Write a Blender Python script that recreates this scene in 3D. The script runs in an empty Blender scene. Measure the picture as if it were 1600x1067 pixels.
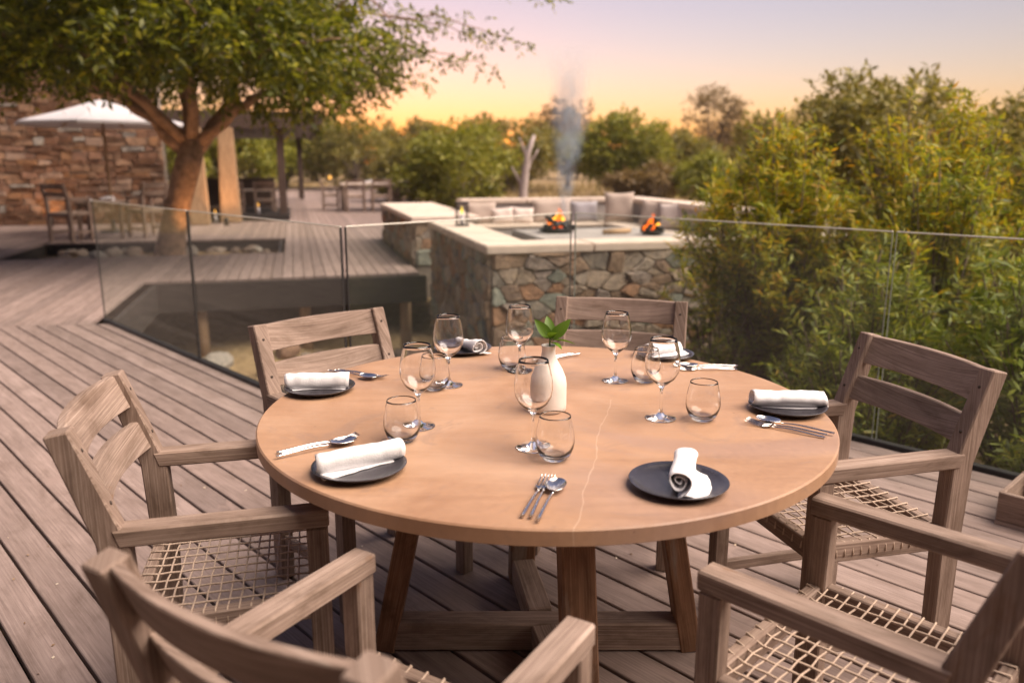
import bpy, bmesh, math, random
import numpy as np
from mathutils import Vector, Matrix
R = math.radians
sc = bpy.context.scene
COL = sc.collection

# ------------------------------------------------------------------ camera
cam_d = bpy.data.cameras.new('camera')
cam = bpy.data.objects.new('camera', cam_d); COL.objects.link(cam)
cam.location = (0, 0, 1.6)
cam.rotation_euler = (R(90 - 12.56), 0, 0)
cam_d.sensor_width = 36; cam_d.lens = 28.125
cam_d.clip_start = 0.05; cam_d.clip_end = 3000
cam_d.dof.use_dof = True; cam_d.dof.focus_distance = 2.45; cam_d.dof.aperture_fstop = 1.9
sc.camera = cam

# ------------------------------------------------------------------ sky and sun (just after sunset, glow ahead and to the left)
SUN_AZ = -9.0      # degrees right of straight ahead
SUN_EL = -1.0
w = bpy.data.worlds.new('World'); sc.world = w; w.use_nodes = True
nt = w.node_tree; nt.nodes.clear()
sky = nt.nodes.new('ShaderNodeTexSky'); sky.sky_type = 'NISHITA'; sky.sun_disc = False
sky.sun_elevation = R(SUN_EL); sky.sun_rotation = R(SUN_AZ)
sky.altitude = 300; sky.air_density = 1.0; sky.dust_density = 0.5; sky.ozone_density = 1.5
hs = nt.nodes.new('ShaderNodeGamma'); hs.inputs['Gamma'].default_value = 0.86      # the photograph's compressed twilight range
mul = nt.nodes.new('ShaderNodeMix'); mul.data_type = 'RGBA'; mul.blend_type = 'MULTIPLY'
mul.inputs[0].default_value = 1.0; mul.inputs[7].default_value = (1.0, 0.84, 0.95, 1)
bg = nt.nodes.new('ShaderNodeBackground'); bg.inputs['Strength'].default_value = 0.091
wo = nt.nodes.new('ShaderNodeOutputWorld')
nt.links.new(sky.outputs[0], hs.inputs['Color']); nt.links.new(hs.outputs[0], mul.inputs[6])
nt.links.new(mul.outputs[2], bg.inputs[0]); nt.links.new(bg.outputs[0], wo.inputs[0])
# broad soft twilight: one wide sun high above, a little to the right
LAMP_AZ, LAMP_EL = 98.0, 54.0
sl = bpy.data.lights.new('sun', 'SUN'); sl.energy = 0.84; sl.angle = R(62); sl.color = (1.0, 0.83, 0.70)
so = bpy.data.objects.new('sun', sl); COL.objects.link(so)
_d = Vector((math.sin(R(LAMP_AZ)) * math.cos(R(LAMP_EL)), math.cos(R(LAMP_AZ)) * math.cos(R(LAMP_EL)), math.sin(R(LAMP_EL))))
so.rotation_euler = _d.to_track_quat('Z', 'Y').to_euler()
vs = sc.view_settings
vs.view_transform = 'Standard'; vs.look = 'None'; vs.gamma = 1.0; vs.exposure = 3.45; vs.use_curve_mapping = False
sc.cycles.use_denoising = True
sc.cycles.max_bounces = 12; sc.cycles.transmission_bounces = 12; sc.cycles.transparent_max_bounces = 24
sc.cycles.caustics_refractive = True; sc.cycles.caustics_reflective = True
sc.cycles.sample_clamp_indirect = 8.0
sc.cycles.volume_step_rate = 2.0; sc.cycles.volume_max_steps = 96

# ------------------------------------------------------------------ helpers
def tag(o, label=None, cat=None, group=None, kind=None):
    if label: o['label'] = label
    if cat: o['category'] = cat
    if group: o['group'] = group
    if kind: o['kind'] = kind
    return o
def empty(name, loc=(0, 0, 0), rz=0.0):
    o = bpy.data.objects.new(name, None); COL.objects.link(o)
    o.location = loc; o.rotation_euler = (0, 0, rz); o.empty_display_size = 0.1
    return o
def link(name, me, mat=None, parent=None, smooth=False):
    o = bpy.data.objects.new(name, me); COL.objects.link(o)
    if mat is not None and not me.materials: me.materials.append(mat)
    if parent is not None: o.parent = parent
    if smooth: me.polygons.foreach_set('use_smooth', [True] * len(me.polygons))
    return o
def from_py(name, V, F, mat=None, parent=None, smooth=False):
    me = bpy.data.meshes.new(name); me.from_pydata([tuple(v) for v in V], [], F); me.update()
    return link(name, me, mat, parent, smooth)
def bm_mesh(name, bm):
    me = bpy.data.meshes.new(name); bm.to_mesh(me); bm.free(); return me
def grain_uv(me, axis, off=None):
    axis = Vector(axis).normalized()
    t = Vector((0, 0, 1)) if abs(axis.z) < 0.9 else Vector((1, 0, 0))
    s = axis.cross(t).normalized(); t = s.cross(axis)
    uv = me.uv_layers.new(name='UVMap').data
    off = random.random() * 20 if off is None else off
    for l in me.loops:
        c = me.vertices[l.vertex_index].co
        uv[l.index].uv = (c.dot(axis) + off, c.dot(s) + c.dot(t) * 0.93 + off * 0.37)
def box_bm(x0, x1, y0, y1, z0, z1, bev=0.0, seg=1):
    bm = bmesh.new()
    v = [bm.verts.new(p) for p in ((x0, y0, z0), (x1, y0, z0), (x1, y1, z0), (x0, y1, z0), (x0, y0, z1), (x1, y0, z1), (x1, y1, z1), (x0, y1, z1))]
    for f in ((3, 2, 1, 0), (4, 5, 6, 7), (0, 1, 5, 4), (1, 2, 6, 5), (2, 3, 7, 6), (3, 0, 4, 7)): bm.faces.new([v[i] for i in f])
    if bev > 0: bmesh.ops.bevel(bm, geom=bm.edges[:], offset=bev, segments=seg, affect='EDGES')
    return bm
def bar(name, p0, p1, wd, ht, mat, parent=None, bev=0.004, up=(0, 0, 1), taper=1.0):
    """rectangular timber from p0 to p1; wd across, ht along up"""
    p0 = Vector(p0); p1 = Vector(p1); ax = (p1 - p0); L = ax.length; ax.normalize()
    up = Vector(up); s = ax.cross(up).normalized(); up = s.cross(ax).normalized()
    bm = box_bm(0, L, -wd / 2, wd / 2, -ht / 2, ht / 2, bev)
    for v in bm.verts:
        k = 1 + (taper - 1) * v.co.x / L
        v.co = p0 + ax * v.co.x - s * v.co.y * k + up * v.co.z * k
    bmesh.ops.recalc_face_normals(bm, faces=bm.faces)
    me = bm_mesh(name, bm); grain_uv(me, ax)
    return link(name, me, mat, parent)
def prism(name, prof, x0, x1, mat, parent=None, axis='x', grain=(0, 0, 1), bev=0.004):
    """extrude a yz profile along x (or an xy outline along z)"""
    bm = bmesh.new()
    if axis == 'x': a = [bm.verts.new((x0, p[0], p[1])) for p in prof]; b = [bm.verts.new((x1, p[0], p[1])) for p in prof]
    else: a = [bm.verts.new((p[0], p[1], x0)) for p in prof]; b = [bm.verts.new((p[0], p[1], x1)) for p in prof]
    n = len(prof)
    bm.faces.new(a[::-1]); bm.faces.new(b)
    for i in range(n): bm.faces.new((a[i], a[(i + 1) % n], b[(i + 1) % n], b[i]))
    bmesh.ops.recalc_face_normals(bm, faces=bm.faces)
    if bev: bmesh.ops.bevel(bm, geom=bm.edges[:], offset=bev, segments=1, affect='EDGES')
    me = bm_mesh(name, bm); grain_uv(me, grain)
    return link(name, me, mat, parent)
def lathe(name, prof, mat, parent=None, seg=40, loc=None):
    V = []; F = []; n = len(prof)
    for r, z in prof:
        for k in range(seg):
            a = 2 * math.pi * k / seg; V.append((r * math.cos(a), r * math.sin(a), z))
    for i in range(n - 1):
        for k in range(seg):
            k2 = (k + 1) % seg
            F.append((i * seg + k, i * seg + k2, (i + 1) * seg + k2, (i + 1) * seg + k))
    bm = bmesh.new(); vs_ = [bm.verts.new(v) for v in V]
    for f in F: bm.faces.new([vs_[i] for i in f])
    bmesh.ops.remove_doubles(bm, verts=bm.verts, dist=1e-5)
    bmesh.ops.recalc_face_normals(bm, faces=bm.faces)
    o = link(name, bm_mesh(name, bm), mat, parent, True)
    if loc: o.location = loc
    return o
def tube_vf(pts, rad, sides=6, V=None, F=None):
    V = [] if V is None else V; F = [] if F is None else F
    pts = [Vector(p) for p in pts]; n = len(pts)
    if not hasattr(rad, '__len__'): rad = [rad] * n
    prev = None; base = len(V)
    for i, p in enumerate(pts):
        t = (pts[min(i + 1, n - 1)] - pts[max(i - 1, 0)]).normalized()
        if prev is None:
            a = Vector((0, 0, 1)) if abs(t.z) < 0.9 else Vector((1, 0, 0)); s = t.cross(a).normalized()
        else: s = (prev - t * prev.dot(t)).normalized()
        prev = s; u = t.cross(s)
        for k in range(sides):
            an = 2 * math.pi * k / sides
            V.append(p + (s * math.cos(an) + u * math.sin(an)) * rad[i])
    for i in range(n - 1):
        for k in range(sides):
            k2 = (k + 1) % sides
            F.append((base + i * sides + k, base + i * sides + k2, base + (i + 1) * sides + k2, base + (i + 1) * sides + k))
    F.append(tuple(base + k for k in range(sides))[::-1]); F.append(tuple(base + (n - 1) * sides + k for k in range(sides)))
    return V, F
def tube(name, pts, rad, mat, parent=None, sides=8, smooth=True):
    V, F = tube_vf(pts, rad, sides)
    return from_py(name, V, F, mat, parent, smooth)
def children(o): return [c for c in bpy.data.objects if c.parent == o]
def copy_tree(o, parent=None):
    c = o.copy(); COL.objects.link(c)
    if parent is not None:
        c.parent = parent
    for ch in children(o): copy_tree(ch, c)
    return c

# ------------------------------------------------------------------ materials
def mat_new(name):
    m = bpy.data.materials.new(name); m.use_nodes = True
    n = m.node_tree; b = n.nodes['Principled BSDF']
    return m, n, b
def N(n, t, **kw):
    o = n.nodes.new(t)
    for k, v in kw.items(): setattr(o, k, v)
    return o
def ramp(n, src, stops):
    r = N(n, 'ShaderNodeValToRGB'); e = r.color_ramp.elements
    while len(e) > 1: e.remove(e[-1])
    e[0].position = stops[0][0]; e[0].color = (*stops[0][1], 1)
    for p, c in stops[1:]:
        x = e.new(p); x.color = (*c, 1)
    if src is not None: n.links.new(src, r.inputs[0])
    return r
def noise(n, vec, scale, detail=4, rough=0.55, dist=0.0):
    t = N(n, 'ShaderNodeTexNoise'); t.inputs['Scale'].default_value = scale; t.inputs['Detail'].default_value = detail
    t.inputs['Roughness'].default_value = rough; t.inputs['Distortion'].default_value = dist
    if vec is not None: n.links.new(vec, t.inputs['Vector'])
    return t
def mix(n, fac, a, b, blend='MIX'):
    m = N(n, 'ShaderNodeMix', data_type='RGBA', blend_type=blend)
    for s, i in ((fac, 0), (a, 6), (b, 7)):
        if hasattr(s, 'is_linked'): n.links.new(s, m.inputs[i])
        elif i == 0: m.inputs[0].default_value = s
        else: m.inputs[i].default_value = (*s, 1)
    return m.outputs[2]
def bump(n, b, h, strength=0.3, dist=0.01):
    u = N(n, 'ShaderNodeBump'); u.inputs['Strength'].default_value = strength; u.inputs['Distance'].default_value = dist
    n.links.new(h, u.inputs['Height']); n.links.new(u.outputs[0], b.inputs['Normal'])
def mapping(n, vec, scale, offset_random=False):
    m = N(n, 'ShaderNodeMapping'); m.inputs['Scale'].default_value = scale; n.links.new(vec, m.inputs['Vector'])
    if offset_random:
        oi = N(n, 'ShaderNodeObjectInfo'); k = N(n, 'ShaderNodeVectorMath', operation='SCALE'); k.inputs[0].default_value = (37.1, 19.3, 51.7)
        n.links.new(oi.outputs['Random'], k.inputs['Scale']); n.links.new(k.outputs[0], m.inputs['Location'])
    return m.outputs[0]
def wood(name, dark, mid, light, grey=None, rough=0.75, fine=90.0, per_board=0.12, stain=None, stain_amt=0.0, bstr=0.25, blotch=0.16):
    m, n, b = mat_new(name)
    uv = N(n, 'ShaderNodeTexCoord').outputs['UV']
    v1 = mapping(n, uv, (3.0, fine, 1), True); g1 = noise(n, v1, 1.0, 7, 0.68, 0.3)
    v2 = mapping(n, uv, (1.6, 13, 1), True); g2 = noise(n, v2, 1.0, 4, 0.55, 0.8)
    c = ramp(n, g1.outputs[0], [(0.28, dark), (0.5, mid), (0.72, light)]).outputs[0]
    r2 = ramp(n, g2.outputs[0], [(0.3, (0.86, 0.85, 0.84)), (0.68, (1.09, 1.08, 1.07))]).outputs[0]
    c = mix(n, 1.0, c, r2, 'MULTIPLY')
    vb = mapping(n, uv, (5.0, 16, 1), True); gb = noise(n, vb, 1.0, 6, 0.66, 0.5)
    c = mix(n, 1.0, c, ramp(n, gb.outputs[0], [(0.28, (1 - 1.6 * blotch, 1 - 1.75 * blotch, 1 - 1.9 * blotch)), (0.5, (1, 1, 1)), (0.72, (1 + blotch, 1 + 1.05 * blotch, 1 + 1.15 * blotch))]).outputs[0], 'MULTIPLY')
    oi = N(n, 'ShaderNodeObjectInfo'); rb = ramp(n, oi.outputs['Random'], [(0.0, (1 - per_board,) * 3), (0.5, (1.0, 0.985, 0.97)), (1.0, (1 + per_board,) * 3)]).outputs[0]
    c = mix(n, 1.0, c, rb, 'MULTIPLY')
    if stain is not None:
        v3 = mapping(n, uv, (2.2, 7, 1), True); g3 = noise(n, v3, 1.0, 5, 0.6, 0.8)
        f = ramp(n, g3.outputs[0], [(0.62 - stain_amt, (0, 0, 0)), (0.72 - stain_amt * 0.7, (1, 1, 1))]).outputs[0]
        c = mix(n, f, c, stain)
    n.links.new(c, b.inputs['Base Color']); b.inputs['Roughness'].default_value = rough
    b.inputs['Specular IOR Level'].default_value = 0.25
    bump(n, b, gb.outputs[0] if blotch > 0.2 else g1.outputs[0], bstr, 0.004)
    return m
def simple(name, col, rough=0.6, metal=0.0, var=0.12, scale=12.0, bstr=0.1, spec=0.4):
    m, n, b = mat_new(name)
    oc = N(n, 'ShaderNodeTexCoord').outputs['Object']
    t = noise(n, oc, scale, 5)
    lo = tuple(c * (1 - var) for c in col); hi = tuple(min(1, c * (1 + var)) for c in col)
    n.links.new(ramp(n, t.outputs[0], [(0.3, lo), (0.7, hi)]).outputs[0], b.inputs['Base Color'])
    b.inputs['Roughness'].default_value = rough; b.inputs['Metallic'].default_value = metal
    b.inputs['Specular IOR Level'].default_value = spec
    if bstr: bump(n, b, t.outputs[0], bstr, 0.01)
    return m
def emit(name, col, s):
    m, n, b = mat_new(name)
    b.inputs['Base Color'].default_value = (0, 0, 0, 1)
    b.inputs['Emission Color'].default_value = (*col, 1); b.inputs['Emission Strength'].default_value = s
    return m
def leaf_mat(name, stops, trans=0.4, patch=None, patch_scale=0.6):
    m, n, b = mat_new(name)
    n.nodes.remove(b); out = n.nodes['Material Output']
    geo = N(n, 'ShaderNodeNewGeometry')
    c = ramp(n, geo.outputs['Random Per Island'], stops).outputs[0]
    if patch is not None:
        t = noise(n, N(n, 'ShaderNodeTexCoord').outputs['Object'], patch_scale, 3)
        f = ramp(n, t.outputs[0], [(0.5, (0, 0, 0)), (0.68, (1, 1, 1))]).outputs[0]
        c = mix(n, f, c, patch)
    d = N(n, 'ShaderNodeBsdfDiffuse'); tr = N(n, 'ShaderNodeBsdfTranslucent'); gl = N(n, 'ShaderNodeBsdfGlossy'); gl.inputs['Roughness'].default_value = 0.45
    n.links.new(c, d.inputs[0]); n.links.new(mix(n, 1.0, c, (1.0, 1.0, 0.55), 'MULTIPLY'), tr.inputs[0])
    gl.inputs[0].default_value = (0.5, 0.5, 0.5, 1)
    m1 = N(n, 'ShaderNodeMixShader'); m1.inputs[0].default_value = trans
    n.links.new(d.outputs[0], m1.inputs[1]); n.links.new(tr.outputs[0], m1.inputs[2])
    m2 = N(n, 'ShaderNodeMixShader'); m2.inputs[0].default_value = 0.05
    n.links.new(m1.outputs[0], m2.inputs[1]); n.links.new(gl.outputs[0], m2.inputs[2])
    n.links.new(m2.outputs[0], out.inputs[0])
    return m
def stone_mat(name, stops, scale=6.0):
    m, n, b = mat_new(name)
    oi = N(n, 'ShaderNodeObjectInfo')
    gi = N(n, 'ShaderNodeNewGeometry'); ad_ = N(n, 'ShaderNodeMath', operation='ADD'); n.links.new(oi.outputs['Random'], ad_.inputs[0]); n.links.new(gi.outputs['Random Per Island'], ad_.inputs[1]); fr_ = N(n, 'ShaderNodeMath', operation='FRACT'); n.links.new(ad_.outputs[0], fr_.inputs[0])
    base = ramp(n, fr_.outputs[0], stops); base.color_ramp.interpolation = 'CONSTANT'
    oc = N(n, 'ShaderNodeTexCoord').outputs['Object']
    t = noise(n, mapping(n, oc, (1, 1, 1), True), scale, 7, 0.65, 0.3); t2 = noise(n, mapping(n, oc, (1, 1, 1), True), scale * 4, 5, 0.6)
    c = mix(n, 1.0, base.outputs[0], ramp(n, t.outputs[0], [(0.25, (0.55, 0.52, 0.5)), (0.5, (1, 1, 1)), (0.75, (1.45, 1.35, 1.2))]).outputs[0], 'MULTIPLY')
    c = mix(n, 0.6, c, ramp(n, t2.outputs[0], [(0.3, (0.7, 0.7, 0.7)), (0.7, (1.25, 1.25, 1.25))]).outputs[0], 'MULTIPLY')
    n.links.new(c, b.inputs['Base Color']); b.inputs['Roughness'].default_value = 0.9; b.inputs['Specular IOR Level'].default_value = 0.15
    bump(n, b, t2.outputs[0], 0.9, 0.03)
    return m
M = {}
M['deck'] = wood('deck boards', (0.172, 0.128, 0.113), (0.24, 0.183, 0.163), (0.31, 0.243, 0.219), fine=170, per_board=0.17, stain=(0.27, 0.20, 0.175), stain_amt=0.02)
M['chair'] = wood('weathered teak', (0.13, 0.090, 0.070), (0.245, 0.178, 0.142), (0.385, 0.305, 0.255), fine=260, per_board=0.10, stain=(0.20, 0.105, 0.055), stain_amt=-0.025, blotch=0.26)
M['leg'] = wood('table leg timber', (0.12, 0.062, 0.036), (0.215, 0.115, 0.066), (0.31, 0.185, 0.115), fine=200, stain=(0.27, 0.21, 0.17), stain_amt=0.05, blotch=0.34)
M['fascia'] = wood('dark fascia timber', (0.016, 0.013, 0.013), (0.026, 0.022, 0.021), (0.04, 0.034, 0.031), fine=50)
M['pole'] = wood('timber pole', (0.2, 0.13, 0.08), (0.33, 0.22, 0.13), (0.45, 0.32, 0.2), fine=60)
M['rope'] = simple('seat cord', (0.50, 0.385, 0.30), 0.8, var=0.2, scale=150, bstr=0.3, spec=0.2)
M['peg'] = simple('dark dowel', (0.05, 0.035, 0.028), 0.8)
M['steel'] = simple('polished steel', (0.75, 0.72, 0.70), 0.16, 1.0, 0.04, 60, 0.0)
M['plate'] = simple('dark glazed stoneware', (0.030, 0.027, 0.033), 0.26, 0.0, 0.25, 40, 0.03, 0.6)
M['cloth'] = simple('white linen', (0.80, 0.79, 0.80), 0.95, var=0.03, scale=260, bstr=0.25, spec=0.1)
M['vase'] = simple('bone white stoneware', (0.74, 0.68, 0.62), 0.55, var=0.06, scale=25, bstr=0.08)
M['cap'] = simple('pale screed coping', (0.64, 0.53, 0.44), 0.7, var=0.10, scale=5, bstr=0.15)
M['screed'] = simple('grey screed', (0.34, 0.31, 0.29), 0.8, var=0.15, scale=4, bstr=0.15)
M['mortar'] = simple('mortar', (0.22, 0.18, 0.145), 0.95, var=0.2, scale=14, bstr=0.4)
M['black'] = simple('black metal', (0.022, 0.02, 0.02), 0.5, var=0.2)
M['bronze'] = simple('dark brown steel', (0.07, 0.045, 0.035), 0.55, var=0.2, scale=3)
M['canvas'] = simple('white canvas', (0.52, 0.50, 0.52), 0.9, var=0.05, scale=6, bstr=0.1)
M['cush_beige'] = simple('beige cushion', (0.42, 0.34, 0.29), 0.95, var=0.08, scale=30, bstr=0.2)
M['cush_grey'] = simple('grey cushion', (0.33, 0.31, 0.33), 0.95, var=0.08, scale=30, bstr=0.2)
M['cush_pale'] = simple('pale cushion', (0.62, 0.53, 0.48), 0.95, var=0.08, scale=30, bstr=0.2)
M['bark'] = simple('tree bark', (0.30, 0.19, 0.12), 0.95, var=0.45, scale=9, bstr=0.9)
M['barkgrey'] = simple('grey bark', (0.22, 0.175, 0.15), 0.95, var=0.4, scale=8, bstr=0.9)
M['deadwood'] = simple('bleached dead wood', (0.42, 0.35, 0.33), 0.95, var=0.25, scale=5, bstr=0.6)
M['stem'] = simple('shrub stem', (0.15, 0.11, 0.075), 0.9, var=0.3, scale=20, bstr=0.4)
M['log'] = simple('split firewood', (0.38, 0.255, 0.15), 0.9, var=0.3, scale=9, bstr=0.5)
M['stone_pit'] = stone_mat('pit wall stone', [(0.0, (0.33, 0.235, 0.165)), (0.14, (0.38, 0.305, 0.235)), (0.28, (0.29, 0.255, 0.215)), (0.40, (0.44, 0.37, 0.30)), (0.54, (0.30, 0.315, 0.265)), (0.64, (0.36, 0.215, 0.135)), (0.74, (0.35, 0.29, 0.25)), (0.9, (0.255, 0.185, 0.14))], 9)
M['stone_house'] = stone_mat('house wall stone', [(0.0, (0.20, 0.112, 0.072)), (0.18, (0.25, 0.155, 0.10)), (0.34, (0.165, 0.09, 0.055)), (0.50, (0.22, 0.13, 0.09)), (0.66, (0.29, 0.205, 0.155)), (0.78, (0.30, 0.27, 0.235)), (0.85, (0.135, 0.078, 0.05)), (0.93, (0.255, 0.14, 0.075))], 5)
M['rock'] = stone_mat('loose rock', [(0.0, (0.26, 0.20, 0.16)), (0.2, (0.34, 0.28, 0.23)), (0.4, (0.24, 0.22, 0.20)), (0.55, (0.30, 0.185, 0.125)), (0.7, (0.36, 0.33, 0.29)), (0.85, (0.22, 0.16, 0.125))], 6)
M['leaf_tree'] = leaf_mat('tree leaf', [(0.0, (0.045, 0.06, 0.006)), (0.5, (0.13, 0.15, 0.012)), (0.85, (0.27, 0.275, 0.02)), (1.0, (0.42, 0.36, 0.03))], 0.5)
M['leaf_shrub'] = leaf_mat('shrub leaf', [(0.0, (0.10, 0.135, 0.022)), (0.4, (0.20, 0.24, 0.034)), (0.75, (0.33, 0.36, 0.048)), (0.95, (0.44, 0.42, 0.055)), (1.0, (0.52, 0.33, 0.05))], 0.42)
M['leaf_gold'] = leaf_mat('shrub leaf golden', [(0.0, (0.22, 0.24, 0.024)), (0.45, (0.40, 0.385, 0.03)), (0.8, (0.55, 0.43, 0.033)), (1.0, (0.66, 0.34, 0.03))], 0.45)
M['leaf_bright'] = leaf_mat('bright leaf', [(0.0, (0.12, 0.17, 0.02)), (0.5, (0.23, 0.28, 0.03)), (1.0, (0.36, 0.38, 0.06))], 0.4)
M['leaf_far1'] = leaf_mat('bush leaf olive', [(0.0, (0.14, 0.13, 0.036)), (0.5, (0.235, 0.21, 0.052)), (1.0, (0.37, 0.295, 0.075))], 0.35)
M['leaf_far2'] = leaf_mat('bush leaf green', [(0.0, (0.14, 0.155, 0.024)), (0.5, (0.255, 0.26, 0.034)), (1.0, (0.40, 0.365, 0.055))], 0.35)
M['leaf_far3'] = leaf_mat('bush leaf brown', [(0.0, (0.15, 0.10, 0.048)), (0.5, (0.22, 0.15, 0.065)), (1.0, (0.32, 0.21, 0.085))], 0.3)
M['sprig'] = leaf_mat('sprig leaf', [(0.0, (0.06, 0.14, 0.012)), (1.0, (0.13, 0.23, 0.02))], 0.3)
def flame_mat(name, col, st):
    m, n, b = mat_new(name); n.nodes.remove(b); e = N(n, 'ShaderNodeEmission'); e.inputs[0].default_value = (*col, 1); e.inputs[1].default_value = st
    t = N(n, 'ShaderNodeBsdfTransparent'); lw = N(n, 'ShaderNodeLayerWeight'); lw.inputs[0].default_value = 0.45; mx = N(n, 'ShaderNodeMixShader')
    n.links.new(lw.outputs['Facing'], mx.inputs[0]); n.links.new(e.outputs[0], mx.inputs[1]); n.links.new(t.outputs[0], mx.inputs[2]); n.links.new(mx.outputs[0], n.nodes['Material Output'].inputs[0])
    return m
M['flame'] = flame_mat('flame', (1.0, 0.15, 0.012), 0.22); M['flame2'] = flame_mat('flame core', (1.0, 0.36, 0.03), 0.38)
M['ember'] = emit('ember', (1.0, 0.10, 0.01), 0.12)
M['bulb'] = emit('warm bulb', (1.0, 0.46, 0.09), 0.2)
M['candle'] = emit('candle glow', (1.0, 0.68, 0.06), 0.16)
def table_top_mat():
    m, n, b = mat_new('sandstone screed table top')
    oc = N(n, 'ShaderNodeTexCoord').outputs['Object']
    a = noise(n, oc, 2.2, 6, 0.6, 0.6); f = noise(n, oc, 60, 4, 0.6); big = noise(n, oc, 1.1, 3, 0.5, 1.5)
    c = ramp(n, a.outputs[0], [(0.28, (0.30, 0.165, 0.092)), (0.5, (0.38, 0.225, 0.134)), (0.74, (0.445, 0.285, 0.187))]).outputs[0]
    c = mix(n, ramp(n, big.outputs[0], [(0.48, (0, 0, 0)), (0.6, (0.6, 0.6, 0.6))]).outputs[0], c, (0.30, 0.19, 0.145))
    c = mix(n, 0.5, c, ramp(n, f.outputs[0], [(0.3, (0.88, 0.88, 0.88)), (0.7, (1.1, 1.1, 1.1))]).outputs[0], 'MULTIPLY')
    st = noise(n, mapping(n, oc, (1.4, 9, 1)), 1.0, 6, 0.62, 1.2); c = mix(n, 0.8, c, ramp(n, st.outputs[0], [(0.3, (0.86, 0.84, 0.82)), (0.5, (1, 1, 1)), (0.72, (1.08, 1.08, 1.09))]).outputs[0], 'MULTIPLY')
    sm = noise(n, oc, 3.4, 5, 0.6, 2.0); c = mix(n, ramp(n, sm.outputs[0], [(0.60, (0, 0, 0)), (0.68, (0.45, 0.45, 0.45)), (0.72, (0.1, 0.1, 0.1))]).outputs[0], c, (0.25, 0.165, 0.125))
    # dark pits
    vo = N(n, 'ShaderNodeTexVoronoi'); vo.inputs['Scale'].default_value = 9.0; n.links.new(oc, vo.inputs['Vector'])
    c = mix(n, ramp(n, vo.outputs['Distance'], [(0.0, (0.8, 0.8, 0.8)), (0.045, (0, 0, 0))]).outputs[0], c, (0.16, 0.09, 0.06))
    # pale repaired crack: a wandering line along local y, only on the near right half
    sx = N(n, 'ShaderNodeSeparateXYZ'); n.links.new(oc, sx.inputs[0])
    wv = noise(n, oc, 4.0, 6, 0.5)
    ad = N(n, 'ShaderNodeMath', operation='MULTIPLY_ADD'); n.links.new(wv.outputs[0], ad.inputs[0]); ad.inputs[1].default_value = 0.06; n.links.new(sx.outputs[0], ad.inputs[2])
    ln = N(n, 'ShaderNodeMath', operation='MULTIPLY_ADD'); n.links.new(sx.outputs[1], ln.inputs[0]); ln.inputs[1].default_value = -0.20; n.links.new(ad.outputs[0], ln.inputs[2])
    off = N(n, 'ShaderNodeMath', operation='ADD'); n.links.new(ln.outputs[0], off.inputs[0]); off.inputs[1].default_value = -0.235
    ab = N(n, 'ShaderNodeMath', operation='ABSOLUTE'); n.links.new(off.outputs[0], ab.inputs[0])
    brk = noise(n, oc, 22, 3); wd = N(n, 'ShaderNodeMath', operation='MULTIPLY'); n.links.new(brk.outputs[0], wd.inputs[0]); wd.inputs[1].default_value = 0.0032
    lt = N(n, 'ShaderNodeMath', operation='LESS_THAN'); n.links.new(ab.outputs[0], lt.inputs[0]); n.links.new(wd.outputs[0], lt.inputs[1])
    gt = N(n, 'ShaderNodeMath', operation='LESS_THAN'); n.links.new(sx.outputs[1], gt.inputs[0]); gt.inputs[1].default_value = 0.08
    mm = N(n, 'ShaderNodeMath', operation='MULTIPLY'); n.links.new(lt.outputs[0], mm.inputs[0]); n.links.new(gt.outputs[0], mm.inputs[1])
    mm2 = N(n, 'ShaderNodeMath', operation='MULTIPLY'); n.links.new(mm.outputs[0], mm2.inputs[0]); mm2.inputs[1].default_value = 0.26
    c = mix(n, mm2.outputs[0], c, (0.66, 0.50, 0.38))
    n.links.new(c, b.inputs['Base Color']); n.links.new(ramp(n, f.outputs[0], [(0.3, (0.42, 0.42, 0.42)), (0.7, (0.62, 0.62, 0.62))]).outputs[0], b.inputs['Roughness']); b.inputs['Specular IOR Level'].default_value = 0.45
    bump(n, b, a.outputs[0], 0.08, 0.01)
    return m
M['top'] = table_top_mat()
def ground_mat():
    m, n, b = mat_new('bush soil')
    oc = N(n, 'ShaderNodeTexCoord').outputs['Object']
    a = noise(n, oc, 0.35, 6, 0.6); f = noise(n, oc, 9, 5, 0.65)
    c = ramp(n, a.outputs[0], [(0.3, (0.19, 0.135, 0.075)), (0.5, (0.29, 0.205, 0.115)), (0.7, (0.36, 0.28, 0.15))]).outputs[0]
    c = mix(n, 1.0, c, ramp(n, f.outputs[0], [(0.3, (0.65, 0.62, 0.6)), (0.7, (1.2, 1.2, 1.15))]).outputs[0], 'MULTIPLY')
    n.links.new(c, b.inputs['Base Color']); b.inputs['Roughness'].default_value = 1.0; b.inputs['Specular IOR Level'].default_value = 0.1
    bump(n, b, f.outputs[0], 0.8, 0.06)
    return m
M['ground'] = ground_mat()
def glass_mat(name, col=(1, 1, 1), ior=1.47):
    m, n, b = mat_new(name)
    b.inputs['Base Color'].default_value = (*col, 1); b.inputs['Transmission Weight'].default_value = 1.0
    b.inputs['Roughness'].default_value = 0.0; b.inputs['IOR'].default_value = ior
    return m
M['glass'] = glass_mat('drinking glass')
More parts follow.
